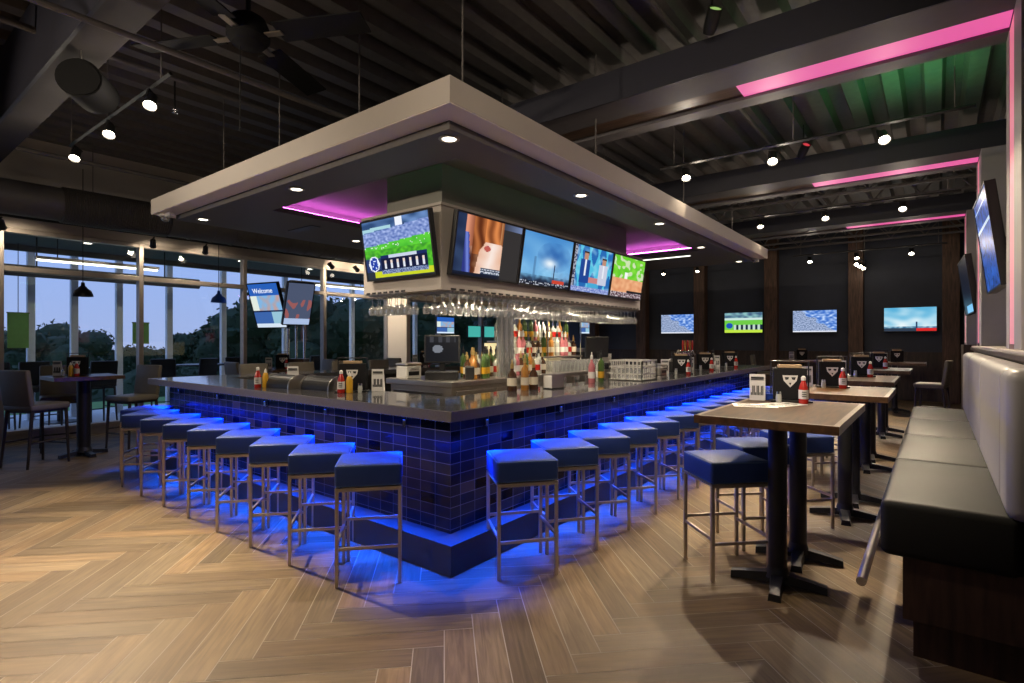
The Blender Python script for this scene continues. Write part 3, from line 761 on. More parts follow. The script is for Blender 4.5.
# bottles
def make_bottle(label, m, kind, cap, lab):
    b = tag(bpy.data.objects.new('liquor_bottle', None), label, 'bottle'); COL.objects.link(b)
    P = {0: [(0, 0), (.036, 0), (.037, .01), (.037, .17), (.03, .20), (.014, .225), (.013, .285), (0, .285)],
         1: [(0, 0), (.044, 0), (.045, .01), (.045, .12), (.036, .16), (.015, .185), (.014, .235), (0, .235)],
         2: [(0, 0), (.03, 0), (.032, .01), (.036, .2), (.03, .235), (.013, .25), (.012, .30), (0, .30)]}[kind]
    MB().lathe(P, n=12).build('body', m, b, True, 50)
    h = P[-1][1]
    MB().lathe([(0, h-.03), (.0155, h-.03), (.0155, h+.012), (.008, h+.014), (.006, h+.05), (0, h+.05)], n=10).build('pourer', cap, b, True)
    r = P[3][0]+.0008
    MB().lathe([(r, .05), (r, .12)], n=12).build('label', lab, b, True)
    return b
protos = [make_bottle('', M['amber'], 0, M['gold'], M['label']), make_bottle('', M['clearbottle'], 0, M['black'], M['paper']),
          make_bottle('', M['brownglass'], 1, M['gold'], M['label']), make_bottle('', M['greenglass'], 2, M['black'], M['mustard']),
          make_bottle('', M['pinkbottle'], 0, M['whiteplastic'], M['paper']), make_bottle('', M['clearbottle'], 1, M['chrome'], M['red'])]
pn = ['amber', 'clear', 'squat brown', 'tall green', 'pink', 'squat clear']
pused = [False]*6
cnt = {}
def bottle(x, y, z, k, where, group):
    c = cnt.get((where, k), 0); cnt[(where, k)] = c+1
    lb = '%s bottle %s, %s nearest of its kind' % (pn[k], where, ORD[c])
    if not pused[k]:
        pused[k] = True; o = protos[k]; o.location = (x, y, z); o['label'] = lb; o['group'] = group
    else: o = dup(protos[k], (x, y, z), rnd.uniform(0, 6), lb, group)
rnd = random.Random(11)
for j, (z, x, w) in enumerate(((1.326, -4.06, 'on the middle shelf'), (1.531, -4.2, 'on the top shelf'))):
    for k in range(15):
        bottle(x+rnd.uniform(-.02, .02), 5.12+k*.108, z, (k*k+k//3+j) % 6, w, 'bottles '+w)
for k in range(16):
    bottle(-3.87+rnd.uniform(-.02, .03), 4.28+k*.088, 1.121, [0, 2, 3, 3, 1, 5, 3, 0, 1, 4, 2, 3, 0, 5, 1, 2][k], 'in the front worktop row', 'bottles on the worktop, front row')
for k in range(8):
    bottle(-4.14+rnd.uniform(-.02, .02), 4.42+k*.085, 1.121, [3, 2, 0, 5, 2, 0, 1, 3][k], 'in the hindmost worktop row', 'bottles on the worktop, hindmost row')
for k in range(9):
    bottle(-4.0+rnd.uniform(-.02, .02), 4.33+k*.1, 1.121, [2, 0, 1, 3, 2, 5, 0, 3, 2][k], 'in the rear worktop row', 'bottles on the worktop, rear row')

# tills
def till(label, loc, rz):
    t = thing('till_terminal', label, 'till', loc, rz)
    MB().box(-.17, .17, -.16, .16, 0, .09, .01).build('cash_drawer', M['black'], t)
    MB().box(-.03, .03, .02, .08, .09, .25, .006).build('stand', M['blacksteel'], t)
    A = Matrix.Translation((0, 0, .32)) @ Matrix.Rotation(R(-3), 4, 'X')
    MB().box(-.19, .19, .0, .045, -.15, .15, .008, 2, A).build('monitor', M['black'], t)
    me = screen_mesh(.34, .26, pic_pos, 34, 26); me.materials.append(M['screen']); o = bpy.data.objects.new('screen', me); COL.objects.link(o); o.parent = t
    o.matrix_local = A @ Matrix.Translation((0, -.002, 0))
    MB().box(.24, .34, -.1, .1, 0, .14, .015).build('receipt_printer', M['black'], t)
    return t
till('black touchscreen till at the front corner of the back bar', (-4.12, 4.09, 1.121), R(42))
till('black touchscreen till at the middle of the back bar seen from behind', (-3.93, 7.05, 1.121), R(-120))
# stacked tumblers
tum = MB().lathe([(0, 0), (.032, 0), (.042, .12), (.039, .12), (.03, .008), (0, .008)], n=14).build('tumbler', M['clear'], None, True, 50)
tag(tum, '', 'tumbler', 'tumblers stacked in columns on the back bar'); tfirst = True
for c, (x, y, lb) in enumerate(((-3.80, 4.93-.30, 'left'), (-3.80, 4.72, 'middle'), (-3.80, 4.81, 'right'))):
    for k in range(11):
        o = tum if tfirst else tum.copy()
        if not tfirst: COL.objects.link(o)
        tfirst = False; o.location = (-3.795+.0, 4.66+c*.092, 1.1215+k*.055+.0); o['label'] = 'clear tumbler in the %s column of stacked glasses, %s from the bottom' % (lb, ORD[k])
for o in [x for x in bpy.data.objects if x.name.startswith('liquor_bottle') and x.parent is None]:
    if 4.58 < o.location.y < 4.92 and o.location.x > -3.95 and o.location.z < 1.2: o.location.x -= .17
# coffee / ice equipment boxes on the island
def equipment(label, loc, sx, sy, sz, m, name='ice_bin', cat='bar equipment'):
    t = thing(name, label, cat, loc)
    MB().box(-sx/2, sx/2, -sy/2, sy/2, 0, sz*.8, .01).build('body', m, t)
    MB().box(-sx/2-.006, sx/2+.006, -sy/2-.006, sy/2+.006, sz*.8, sz, .012).build('lid', M['steel'], t)
    MB().cyl((sx/2+.012, -sy/4, sz*.6), (sx/2+.012, sy/4, sz*.6), .007, n=8).build('handle', M['chrome'], t)
    MB().box(sx/2, sx/2+.004, -sy/3, sy/3, sz*.2, sz*.45).build('control_panel', M['black'], t)
    return t
equipment('steel equipment box with a lid under the amber shelf', (-3.98, 5.45, 1.121), .22, .4, .17, M['steel'])
equipment('second steel equipment box under the amber shelf, further right', (-3.98, 6.2, 1.121), .22, .42, .17, M['steel'])
# under-bar speed rails (inside the ring, in front of the island)
ub = thing('under_bar_unit', 'low stainless under-bar sink unit behind the right bar top', 'cabinet', (0, 0, 0))
MB().box(-3.36, -3.13, 3.6, 9.6, .1, .96, .01).build('body', M['steel'], ub)
MB().box(-3.36, -3.32, 3.6, 9.6, .96, 1.03, .005).build('splash_back', M['steel'], ub)
ub2 = thing('under_bar_unit', 'low stainless under-bar sink unit behind the left bar top', 'cabinet', (0, 0, 0))
MB().box(-6.8, -3.5, 3.19, 3.44, .1, .96, .01).build('body', M['steel'], ub2)
MB().box(-6.8, -3.5, 3.40, 3.44, .96, 1.03, .005).build('splash_back', M['steel'], ub2)
# dish racks with rows of glasses
def dish_rack(label, loc):
    t = thing('dish_rack', label, 'dish rack', loc)
    f = MB(); s = .21
    for z in (0, .07, .15, .22): f.ring(-s, s, -s, s, .008, z, z+.014)
    for a in range(9):
        q = -s+.004+a*(2*s-.008)/8
        for (x, y) in ((q, -s+.004), (q, s-.004), (-s+.004, q), (s-.004, q)): f.box(x-.004, x+.004, y-.004, y+.004, 0, .225)
    f.box(-s, s, -s, s, 0, .008); f.build('crate', M['whiteplastic'], t)
    return t
dish_rack('white slatted glass crate on the right bar top', (-2.82, 5.95, 1.071))
for (y, lb) in ((5.95, 'slatted'),):
    for i in range(3):
        for j in range(3):
            o = tum.copy(); COL.objects.link(o); o.location = (-2.82-.13+i*.13, y-.13+j*.13, 1.0795); o['group'] = 'tumblers standing in the %s white crate' % lb
            o['label'] = 'clear tumbler standing in the %s white crate on the bar top' % lb

# shaker tins, pint glasses and bowls on the inner counters
tin = thing('shaker_tin', 'steel shaker tin', 'shaker tin', (-3.22, 4.5, .961), 0, 'shaker tins behind the bar top')
MB().lathe([(0, 0), (.032, 0), (.046, .17), (.043, .17), (.03, .006), (0, .006)], n=16).build('body', M['chrome'], tin, True, 50); MB().lathe([(.046, .165), (.048, .168), (.046, .172)], n=16).build('rim', M['steel'], tin, True)
tin['label'] = 'steel shaker tin behind the right bar top, first from the near end'
for k in range(1, 8): dup(tin, (-3.22, 4.5+.27*k, .961), 0, 'steel shaker tin behind the right bar top, %s from the near end' % ORD[k])
pint = MB().lathe([(0, 0), (.03, 0), (.043, .15), (.040, .15), (.028, .01), (0, .01)], n=14).build('pint_glass', M['clear'], None, True, 50)
for k in range(24):
    o = pint if k == 0 else pint.copy()
    if k: COL.objects.link(o)
    o.location = (-3.80+(k % 2)*-.1, 5.75+(k//2)*.098, 1.1215); tag(o, 'empty pint glass in the double row at the far half of the back bar worktop', 'glass', 'pint glasses in the double row')
bw = thing('serving_bowl', 'white bowl at the far end of the back bar, bottom of a stack', 'bowl', (-3.98, 7.45, 1.121), 0, 'white bowls stacked on the back bar')
MB().lathe([(0, 0), (.05, 0), (.09, .06), (.085, .06), (.046, .008), (0, .008)], n=20).build('body', M['whiteplastic'], bw, True, 50); MB().lathe([(.09, .06), (.094, .062), (.085, .063), (.085, .06)], n=20).build('rim', M['whiteplastic'], bw, True)
for k in range(1, 6): dup(bw, (-3.98, 7.45, 1.121+.03*k), 0, 'white bowl at the far back bar end, %s from the stack bottom' % ORD[k])
equipment('black coffee grinder box with a steel lid beside the far till', (-4.35, 7.3, 1.121), .2, .24, .3, M['black'], 'bar_blender')
equipment('pale cup dispenser box left of the corner till', (-4.52, 3.98, 1.121), .16, .22, .17, M['whiteplastic'], 'cup_dispenser')
equipment('steel napkin box on the right bar top past the white crate', (-2.93, 6.95, 1.071), .16, .22, .15, M['steel'], 'napkin_box', 'napkin box')
equipment('black lidded caddy box on the right bar top near the chrome taps', (-2.95, 7.15+.55, 1.071), .18, .2, .2, M['black'], 'fruit_caddy', 'caddy')

# ------------------------------------------------------------------ condiment sets
class Kit: pass
K = Kit()
def make_kit():
    c = thing('condiment_caddy', '', 'caddy')
    f = MB(); f.box(-.14, .14, -.08, .08, 0, .012, .003); f.build('tray', M['black'], c)
    f = MB(); f.box(-.115, .115, .0, .075, .012, .25, .005); f.build('menu_box', M['matteblack'], c)
    f = MB(); f.box(-.08, .08, .008, .067, .25, .275, .004); f.build('napkins', M['kraft'], c)
    # white shield emblem with dark eyes on the box front
    f = MB(); f.prism([(-.052, .195), (.052, .195), (.044, .155), (0, .105), (-.044, .155)], -.0025, -.0005, axis='y'); e = f.build('emblem', M['paper'], c)
    f = MB()
    for s in (-1, 1): f.prism([(s*.008, .182), (s*.038, .182), (s*.031, .160), (s*.012, .165)], -.0035, -.0026, axis='y')
    f.prism([(-.009, .140), (.009, .140), (0, .120)], -.0035, -.0026, axis='y'); f.build('emblem_mark', M['inkblack'], e)
    f = MB(); f.tube([(-.128, .035, .01), (-.128, .035, .30), (.128, .035, .30), (.128, .035, .01)], .005, 8); f.build('handle', M['blacksteel'], c)
    k = thing('ketchup_bottle', '', 'sauce bottle')
    MB().lathe([(0, 0), (.03, 0), (.032, .01), (.032, .10), (.024, .135), (.014, .16), (.013, .168), (0, .168)], n=14).build('body', M['red'], k, True, 50)
    MB().lathe([(0, .168), (.016, .168), (.016, .19), (.006, .20), (0, .20)], n=12).build('cap', M['whiteplastic'], k, True)
    lb = MB().lathe([(.0328, .035), (.0328, .10)], n=14).build('label', M['paper'], k, True)
    f = MB()
    for z in (.055, .07, .085): f.box(-.015, .015, -.0342, -.0325, z-.003, z+.003)
    f.build('print', M['inkblack'], lb)
    m = thing('mustard_bottle', '', 'sauce bottle')
    MB().lathe([(0, 0), (.028, 0), (.029, .01), (.029, .11), (.02, .14), (.013, .145), (0, .145)], n=14).build('body', M['mustard'], m, True, 50)
    MB().lathe([(0, .145), (.015, .145), (.012, .165), (.003, .185), (0, .185)], n=12).build('cap', M['whiteplastic'], m, True)
    s = thing('salt_shaker', '', 'shaker')
    MB().lathe([(0, 0), (.019, 0), (.021, .04), (.017, .065), (0, .065)], n=12).build('body', M['clearbottle'], s, True, 50)
    MB().lathe([(0, .065), (.018, .065), (.016, .082), (0, .085)], n=12).build('cap', M['chrome'], s, True)
    p = thing('menu_card', '', 'menu card')
    f = MB(); f.prism([(-.002, .0), (.045, .0), (.002, .2)], -.055, .055, axis='x'); o = f.build('card', M['paper'], p)
    f = MB(); f.box(-.045, .045, -.003, -.0005, .165, .18); f.box(-.045, .045, -.003, -.0005, .155, .16)
    A = Matrix.Rotation(R(-1), 4, 'X')
    for i in range(9): f.box(-.045+i*.01, -.045+i*.01+.007, -.003, -.0005, .04, .06+.06*abs(math.sin(i*2.1)))
    f.build('printed_lines', M['inkblack'], p)
    K.c, K.k, K.m, K.s, K.p = c, k, m, s, p; K.used = False
make_kit()
def kit(x, y, z, deg, where, parts='ckmsp', flip=1):
    a = R(deg); ca, sa = math.cos(a), math.sin(a)
    P = lambda u, v: (x+u*ca-v*sa, y+u*sa+v*ca, z)
    spec = {'c': (K.c, (0, 0), 'black caddy with white shield emblem %s', 0), 'k': (K.k, (.07, -.13), 'red ketchup bottle with cream label %s', 0),
            'm': (K.m, (.0, -.125), 'yellow mustard bottle %s', 0), 's': (K.s, (-.09, -.12), 'small glass salt shaker %s', 0), 'p': (K.p, (-.225, .0), 'upright printed menu card %s', -8)}
    gname = {'c': 'condiment caddies', 'k': 'ketchup bottles', 'm': 'mustard bottles', 's': 'salt shakers', 'p': 'menu cards'}
    for ch in parts:
        o, q, lb, dr = spec[ch]; l = lb % where; q = (q[0]*flip, q[1])
        if ch not in K.__dict__.setdefault('seen', set()):
            K.seen.add(ch); o.location = P(*q); o.rotation_euler = (0, 0, a+R(dr)); o['label'] = l; o['group'] = gname[ch]
        else: dup(o, P(*q), a+R(dr), l, gname[ch])
kit(-.86, 4.50, 1.071, 18, 'on the nearest wooden table', 'cksp')
kit(-.80, 6.15, 1.071, 15, 'on the second wooden table', 'cksp')
kit(-.75, 8.3, 1.071, 15, 'on the third wooden table', 'cksp')
kit(-.75, 11.0, 1.071, 12, 'on the table beyond the booth end', 'ckp')
kit(-.65, 14.3, 1.071, 10, 'on the far table under the sky screen', 'cp')
kit(-2.55, 14.7, 1.071, 12, 'on the far table under the crowd screen', 'cp')
kit(-5.26, 2.80, 1.071, 48, 'on the left stretch of the bar top', 'kmsp', -1)
kit(-4.13, 2.97, 1.071, 44, 'on the bar top near its front corner', 'ckmsp', -1)
kit(-2.80, 7.45, 1.071, 30, 'on the right bar top past the white crate', 'cksp')
kit(-2.85, 8.6, 1.071, 28, 'on the right bar top second from its far end', 'cksp')
kit(-2.85, 9.9, 1.071, 28, 'at the far end of the right bar top', 'cksp')
kit(-9.15, 2.18, 1.061, 50, 'on the dark window table')
kit(-9.3, 5.2, 1.031, 60, 'on the small window table behind the bar', 'ckp')
kit(-9.0, 8.4, 1.031, 55, 'on the table by the beige column', 'ckp')
# blue tub and paper menus on the near tables
tb = thing('plate_tub', 'shallow blue tub at the back left of the nearest wooden table', 'tub', (-1.02, 4.56, 1.071))
MB().lathe([(0, 0), (.075, 0), (.085, .045), (.078, .045), (.07, .006), (0, .006)], n=24).build('bowl', M['bluedish'], tb, True)
MB().lathe([(.085, .045), (.09, .045), (.09, .052), (.078, .052), (.078, .045)], n=24).build('rim', M['bluedish'], tb, True)
def menu_sheet(label, x, y, rz):
    t = thing('paper_menu', label, 'paper menu', (x, y, 1.071), rz, 'paper menus on the nearest table')
    MB().box(-.14, .14, -.10, .10, 0, .002).build('sheet', M['paper'], t)
    f = MB(); f.box(-.11, -.02, .05, .07, .0021, .0028)
    for i in range(6): f.box(-.11, .1-.02*(i % 3), .02-i*.02, .027-i*.02, .0021, .0028)
    tag(f.build('printed_lines', M['inkblack'], t), kind='stuff')
menu_sheet('pale paper menu lying flat at the left of the nearest wooden table', -1.0, 4.05, R(20))
menu_sheet('pale paper menu lying flat beside the condiments on the nearest table', -.86, 4.24, R(-25+90))
# dome-ended bar trays standing on the counter
def garnish(label, x, y, rz):
    t = thing('garnish_tray', label, 'garnish tray', (x, y, 1.071), rz)
    arc = [(-.001+.0, 0)] + [(.10*math.cos(R(a))*1.2, .125*math.sin(R(a))) for a in range(0, 181, 12)]
    arc = [(1.2*.10*math.cos(R(a)), .02+.105*math.sin(R(a))) for a in range(0, 181, 12)]; arc = [(.12, 0)]+arc+[(-.12, 0)]
    MB().prism(arc, -.2, .2, axis='x').build('hood', M['black'], t)
    for sx in (-.2, .2):
        arc2 = [(p[0]*1.06, p[1]*1.05) for p in arc]; MB().prism(arc2, sx-.008, sx+.008, axis='x').build('end_band', M['steel'], t)
    MB().box(-.2, .2, .12, .128, .03, .05).build('lip', M['steel'], t)
garnish('black hooded garnish tray on the left bar top, left one', -5.0, 2.84, R(5))
garnish('black hooded garnish tray on the left bar top, right one', -4.52, 2.95, R(5))
# napkin stack holder and glass of straws by the corner
nh = thing('napkin_holder', 'steel napkin holder on the right bar top near the corner', 'napkin holder', (-2.88, 4.35, 1.071), R(80))
MB().box(-.09, .09, -.06, .06, 0, .01, .003).build('base', M['black'], nh)
f = MB(); f.box(-.08, .08, -.05, .05, .01, .12); f.build('napkins', M['paper'], nh)
MB().box(-.085, .085, -.058, -.05, .01, .14, .003).build('front_plate', M['steel'], nh)
MB().box(-.085, .085, .05, .058, .01, .14, .003).build('rear_plate', M['steel'], nh)
bottle(-2.98, 4.02, 1.071, 0, 'on the bar top near the corner', 'bottles on the bar top')
bottle(-3.02, 3.88, 1.071, 2, 'on the bar top near the corner', 'bottles on the bar top')
bottle(-2.96, 4.13, 1.071, 2, 'on the bar top near the corner', 'bottles on the bar top')
bottle(-2.95, 5.2, 1.071, 4, 'on the bar top before the crate', 'bottles on the bar top')
bottle(-2.9, 5.32, 1.071, 3, 'on the bar top before the crate', 'bottles on the bar top')
bottle(-2.98, 5.42, 1.071, 1, 'on the bar top before the crate', 'bottles on the bar top')
bottle(-3.0, 9.2, 1.071, 5, 'at the bar top far end', 'bottles on the bar top')
bottle(-2.95, 9.3, 1.071, 1, 'at the bar top far end', 'bottles on the bar top')
# beer tap tower on the far right
tt = thing('beer_tap_tower', 'chrome beer tap tower standing on the right bar top', 'beer tap', (-2.98, 8.1, 1.071), R(90))
f = MB(); f.cyl((-.2, 0, 0), (-.2, 0, .3), .022, n=12); f.cyl((.2, 0, 0), (.2, 0, .3), .022, n=12); f.cyl((-.28, 0, .3), (.28, 0, .3), .032, n=14); f.build('tower', M['chrome'], tt, True)
for k in range(5):
    x = -.2+k*.1
    h = MB().cyl((x, -.03, .29), (x, -.075, .24), .010, n=8).build('tap', M['chrome'], tt)
    MB().lathe([(0, 0), (.009, 0), (.017, .1), (.012, .15), (0, .155)], (x, -.03, .315), 10).build('tap_handle', M['amber' if k % 2 else 'red'], h, True)

# ------------------------------------------------------------------ screens on the walls
W2 = 1.12
for x, fn, lb in ((-6.62, pic_crowd, 'television showing a pale crowd on the back wall, leftmost of four'), (-4.58, pic_team, 'television showing a green pitch and a team row on the back wall'),
                  (-2.68, pic_crowd, 'television showing a snowy crowd on the back wall, right of the middle post'), (-.52, pic_sky, 'television showing a blue sky with a red banner on the back wall')):
    television(lb, (x, YB-.16, 2.09), 0, W2, .64, fn, 0, .06, 'screens on the back wall', 'screenfar')
television('large tilted television on the right wall with a blue picture', (.365, 6.55, 2.42), R(-89), 1.15, .88, pic_blue, R(7), .07, 'tilted screens on the right wall')
f = MB(); f.tube([(.44, 6.65, 2.4), (.62, 6.75, 2.55), (.75, 6.75, 2.55)], .02, 8); f.box(.73, .75, 6.55, 6.95, 2.35, 2.75)
mt = f.build('television_mount', M['blacksteel']); tag(mt, 'black wall mount arm behind the large tilted television', 'wall mount')
f = MB(); f.tube([(.66, 6.6, 2.95), (.63, 6.5, 3.12), (.66, 6.35, 3.12), (.72, 6.2, 2.9), (.745, 6.2, 2.4)], .008, 8)
tag(f.build('cable', M['black']), 'black cable looping on the grey wall behind the tilted television', 'cable')
television('dark tilted television further along the right wall', (.36, 10.75, 2.35), R(-88), 1.35, .84, pic_dark, R(7), .07, 'tilted screens on the right wall')

def hung_tv(label, loc, w, h, fn, rz=90):
    t = television(label, loc, R(rz), w, h, fn, 0, .05, 'screens hanging along the windows', 'screen', False)
    for q in (-w/3, w/3): MB().cyl((q, .03, h/2), (q, .03, ZC-loc[2]-.05), .01, n=6).build('hanger_rod', M['blacksteel'], t)
pic_teal = lambda u, v: (70, 175, 165)
hung_tv('small blue and white screen hanging by the windows behind the till', (-10.3, 10.35, 1.95), .68, .46, pic_welcome)
hung_tv('small teal screen hanging by the windows, left one of a pair', (-10.3, 11.5, 1.80), .56, .34, pic_teal)
hung_tv('small teal screen hanging by the windows, right one of a pair', (-10.3, 12.15, 1.80), .48, .34, pic_teal)
hung_tv('narrow blue screen hanging behind the second till', (-8.5, 14.55, 2.0), .6, .5, pic_welcome)

# ------------------------------------------------------------------ ceiling kit
def track(label, p0, p1, rods, group='light tracks'):
    t = thing('light_track', label, 'light track', (0, 0, 0), 0, group); p0, p1 = Vector(p0), Vector(p1)
    MB().cyl(p0, p1, .018, n=4).build('rail', M['black'], t)
    for s in rods:
        q = p0.lerp(p1, s); MB().cyl(q, (q.x, q.y, ZC), .006, n=6).build('hanger_rod', M['deck'], t)
    return t
sp = None
def spot_head(label, loc, target, lit=True, group='lit track spotlights', watts=300, cone=70, blend=.6, col=(1, .82, .58), lamp=True):
    """head hangs from the rail at loc; the lamp looks at target"""
    global sp
    loc = Vector(loc); d = (Vector(target)-(loc+Vector((0, 0, -.13)))).normalized()
    if sp is None:
        sp = {}
        for key, mm in (('on', M['lamp']), ('off', M['lampoff'])):
            t = thing('track_spotlight', '', 'spotlight')
            MB().lathe([(0, -.075), (.03, -.075), (.042, -.06), (.045, .05), (.055, .075), (.05, .075), (.043, .055), (.04, .02), (0, .02)], n=18).build('housing', M['black'], t, True, 50)
            MB().lathe([(0, .052), (.042, .052), (.042, .05)], n=18).build('lens', mm, t)
            MB().box(-.05, -.044, -.01, .01, -.09, .0).build('yoke', M['blacksteel'], t)
            MB().box(-.05, .05, -.012, .012, -.1, -.088).build('bracket', M['blacksteel'], t)
            sp[key] = [t, False]
    e = sp['on' if lit else 'off']
    q = Vector((0, 0, 1)).rotation_difference(d)
    if not e[1]: o = e[0]; e[1] = True; o['label'] = label; o['group'] = group
    else: o = dup(e[0], None, None, label, group)
    o.rotation_mode = 'QUATERNION'; o.rotation_quaternion = q; o.location = loc+Vector((0, 0, -.13))
    if lamp and watts:
        L = bpy.data.lights.new('spot_lamp', 'SPOT'); L.energy = watts; L.spot_size = R(cone); L.spot_blend = blend; L.color = col; L.shadow_soft_size = .04
        lo = bpy.data.objects.new('spot_lamp', L); COL.objects.link(lo); lo.location = loc+Vector((0, 0, -.13))+d*.085
        lo.rotation_euler = d.to_track_quat('-Z', 'Y').to_euler()
        P = bpy.data.lights.new('spill_lamp', 'POINT'); P.energy = watts*(.010 if watts > 700 else .022); P.color = (1, .86, .68); P.shadow_soft_size = .05
        po = bpy.data.objects.new('spill_lamp', P); COL.objects.link(po); po.location = loc+Vector((0, 0, -.13))+d*.16
    return o
def lamp(loc, target, watts, cone=70, blend=.6, col=(1, .82, .58), r=.05):
    watts *= .75
    L = bpy.data.lights.new('spot_lamp', 'SPOT'); L.energy = watts; L.spot_size = R(cone); L.spot_blend = blend; L.color = col; L.shadow_soft_size = r
    lo = bpy.data.objects.new('spot_lamp', L); COL.objects.link(lo); lo.location = loc
    lo.rotation_euler = (Vector(target)-Vector(loc)).to_track_quat('-Z', 'Y').to_euler()
ZR = 3.74
track('black light track with three lit spots near the upper left corner', (-7.75, 1.79, ZR), (-5.0, 1.82, ZR), (.02, .45, .93))
for k, (x, tg, nm) in enumerate(((-7.57, (-5.6, .5, 0), 'lowest'), (-6.44, (-4.3, .7, 0), 'middle'), (-5.37, (-3.4, .6, 0), 'upper'))):
    spot_head('lit spotlight on the upper left track, %s of three' % nm, (x, 1.8, ZR), tg, watts=820, cone=60)
track('black light track with three lit spots beside the canopy, nearest row on the right', (-2.8, 6.70, ZR), (.3, 6.70, ZR), (.06, .5, .95))
for x, tg, nm, w in ((-2.46, (-1.6, 4.7, 0), 'left', 520), (-1.46, (-1.0, 4.2, 0), 'large bright middle', 650), (-.42, (.22, 4.5, 1.1), 'right', 330)):
    spot_head('lit spotlight in the nearest row on the right, %s one' % nm, (x, 6.70, ZR), tg, watts=w, cone=62)
track('black light track with three lit spots, second row on the right', (-2.8, 10.35, ZR), (.3, 10.35, ZR), (.06, .5, .95))
for x, tg, nm in ((-2.46, (-1.9, 8.4, 0), 'left'), (-1.45, (-.9, 8.3, 1.), 'middle'), (-.40, (-.3, 8., .8), 'right')):
    spot_head('lit spotlight in the second row on the right, %s one' % nm, (x, 10.35, ZR), tg, watts=420, cone=62)
track('black light track with lit spots, farthest row on the right', (-2.8, 14.95, ZR-.1), (.2, 14.95, ZR-.1), (.06, .5, .95))
for x, tg, nm in ((-2.42, (-1.9, 12.6, 0), 'left'), (-1.45, (-1., 12.6, 0), 'middle'), (-.42, (-.4, 12.4, .5), 'right')):
    spot_head('lit spotlight in the farthest row on the right, %s one' % nm, (x, 14.95, ZR-.1), tg, watts=380, cone=62)
track('black light track behind the canopy towards the back wall', (-7.0, 15.5, 3.7), (-4.6, 15.5, 3.7), (.06, .95))
for x, nm in ((-6.37, 'left'), (-5.36, 'right')):
    spot_head('lit spotlight behind the far end of the canopy, %s one' % nm, (x, 15.5, 3.7), (x+.6, 13.6, 0), watts=200)
track('short dark track running deep at the back right', (-1.55, 15.7, 3.6), (-1.45, 17.0, 3.6), (.1, .9))
for k, y in enumerate((15.9, 16.4, 16.9)):
    spot_head('small lit spotlight on the short deep track, %s from the viewer' % ORD[k], (-1.55+.03*k, y, 3.6), (-1.2, y-2.5, 1.0), watts=60)
track('thin black light track along the window wall', (-10.35, -.3, 3.3), (-10.35, 8.2, 3.3), (.05, .35, .65, .97))
for k, y in enumerate((1.62, 2.75+.75, 4.33, 6.9, 7.55)):
    spot_head('small dark spotlight on the window track, %s from the left' % ORD[k], (-10.35, y, 3.3), (-10.9, y+(.2 if k < 3 else .9), 2.75), lit=False, group='dark spotlights on the window track', watts=26 if k < 3 else 95, cone=120)
# pendants by the window
def pendant(label, loc, m):
    t = thing('pendant_lamp', label, 'pendant lamp', loc)
    MB().lathe([(.0, .15), (.022, .15), (.028, .10), (.045, .085), (.06, .06), (.10, .03), (.125, -.03), (.128, -.06), (.122, -.06), (.118, -.03), (.095, .022), (.055, .05), (0, .07)], n=24).build('shade', m, t, True, 60)
    MB().cyl((0, 0, .15), (0, 0, 3.22-loc[2]+.9), .006, n=6).build('cord', M['black'], t)
    MB().ball((0, 0, .0), .03, 12).build('bulb', M['lampoff'], t, True)
pendant('black dome pendant lamp hanging by the windows at the left', (-10.15, 2.5, 2.26), M['black'])
pendant('blue dome pendant lamp hanging by the windows', (-10.15, 4.47, 2.28), M['bracket'])
# round duct along the windows with flexible section
dt = thing('air_duct', 'large dark round air duct running above the windows', 'air duct', (0, 0, 0))
f = MB(); f.cyl((-10.0, -3., 3.5), (-10.0, 2.2, 3.5), .24, n=28); f.build('straight_section', M['duct'], dt, True)
prof = []
for k in range(46):
    prof += [(.245, k*.03), (.265, k*.03+.015)]
f = MB(); f.lathe([(0, 0)]+prof+[(0, 1.38)], (-10.0, 2.2, 3.5), 28, Matrix.Rotation(R(-90), 4, 'X')); f.build('flexible_section', M['duct'], dt, True, 20)
prof = []
for k in range(40): prof += [(.27, k*.35), (.27, k*.35+.33), (.282, k*.35+.335), (.282, k*.35+.349)]
f = MB(); f.lathe([(0, 0)]+prof[:39*4]+[(0, 13.6)], (-10.0, 3.58, 3.53), 28, Matrix.Rotation(R(-90), 4, 'X')); f.build('ribbed_section', M['duct'], dt, True, 20)
# fan
fn = thing('ceiling_fan', 'black paddle ceiling fan hanging above the canopy corner', 'ceiling fan', (-4.3, 2.12, 3.95), R(27))
MB().lathe([(0, .16), (.07, .16), (.13, .12), (.16, .05), (.16, -.03), (.12, -.08), (.05, -.1), (0, -.1)], n=24).build('motor', M['matteblack'], fn, True)
MB().cyl((0, 0, .15), (0, 0, ZC-3.95), .02, n=10).build('down_rod', M['blacksteel'], fn)
for k in range(4):
    A = Matrix.Rotation(R(90*k), 4, 'Z')
    bl = MB().box(.26, 1.0, -.105, .105, -.012, .0, .004, 1, A @ Matrix.Rotation(R(-12), 4, 'X')).build('blade', M['matteblack'], fn)
    MB().box(.12, .3, -.03, .03, -.02, -.008, .003, 1, A).build('blade_arm', M['steel'], bl)
f = MB(); f.cyl((-.05, -.03, -.1), (-.05, -.03, -.75), .004, n=6); f.ball((-.05, -.03, -.76), .012); f.build('pull_chain', M['blacksteel'], fn)
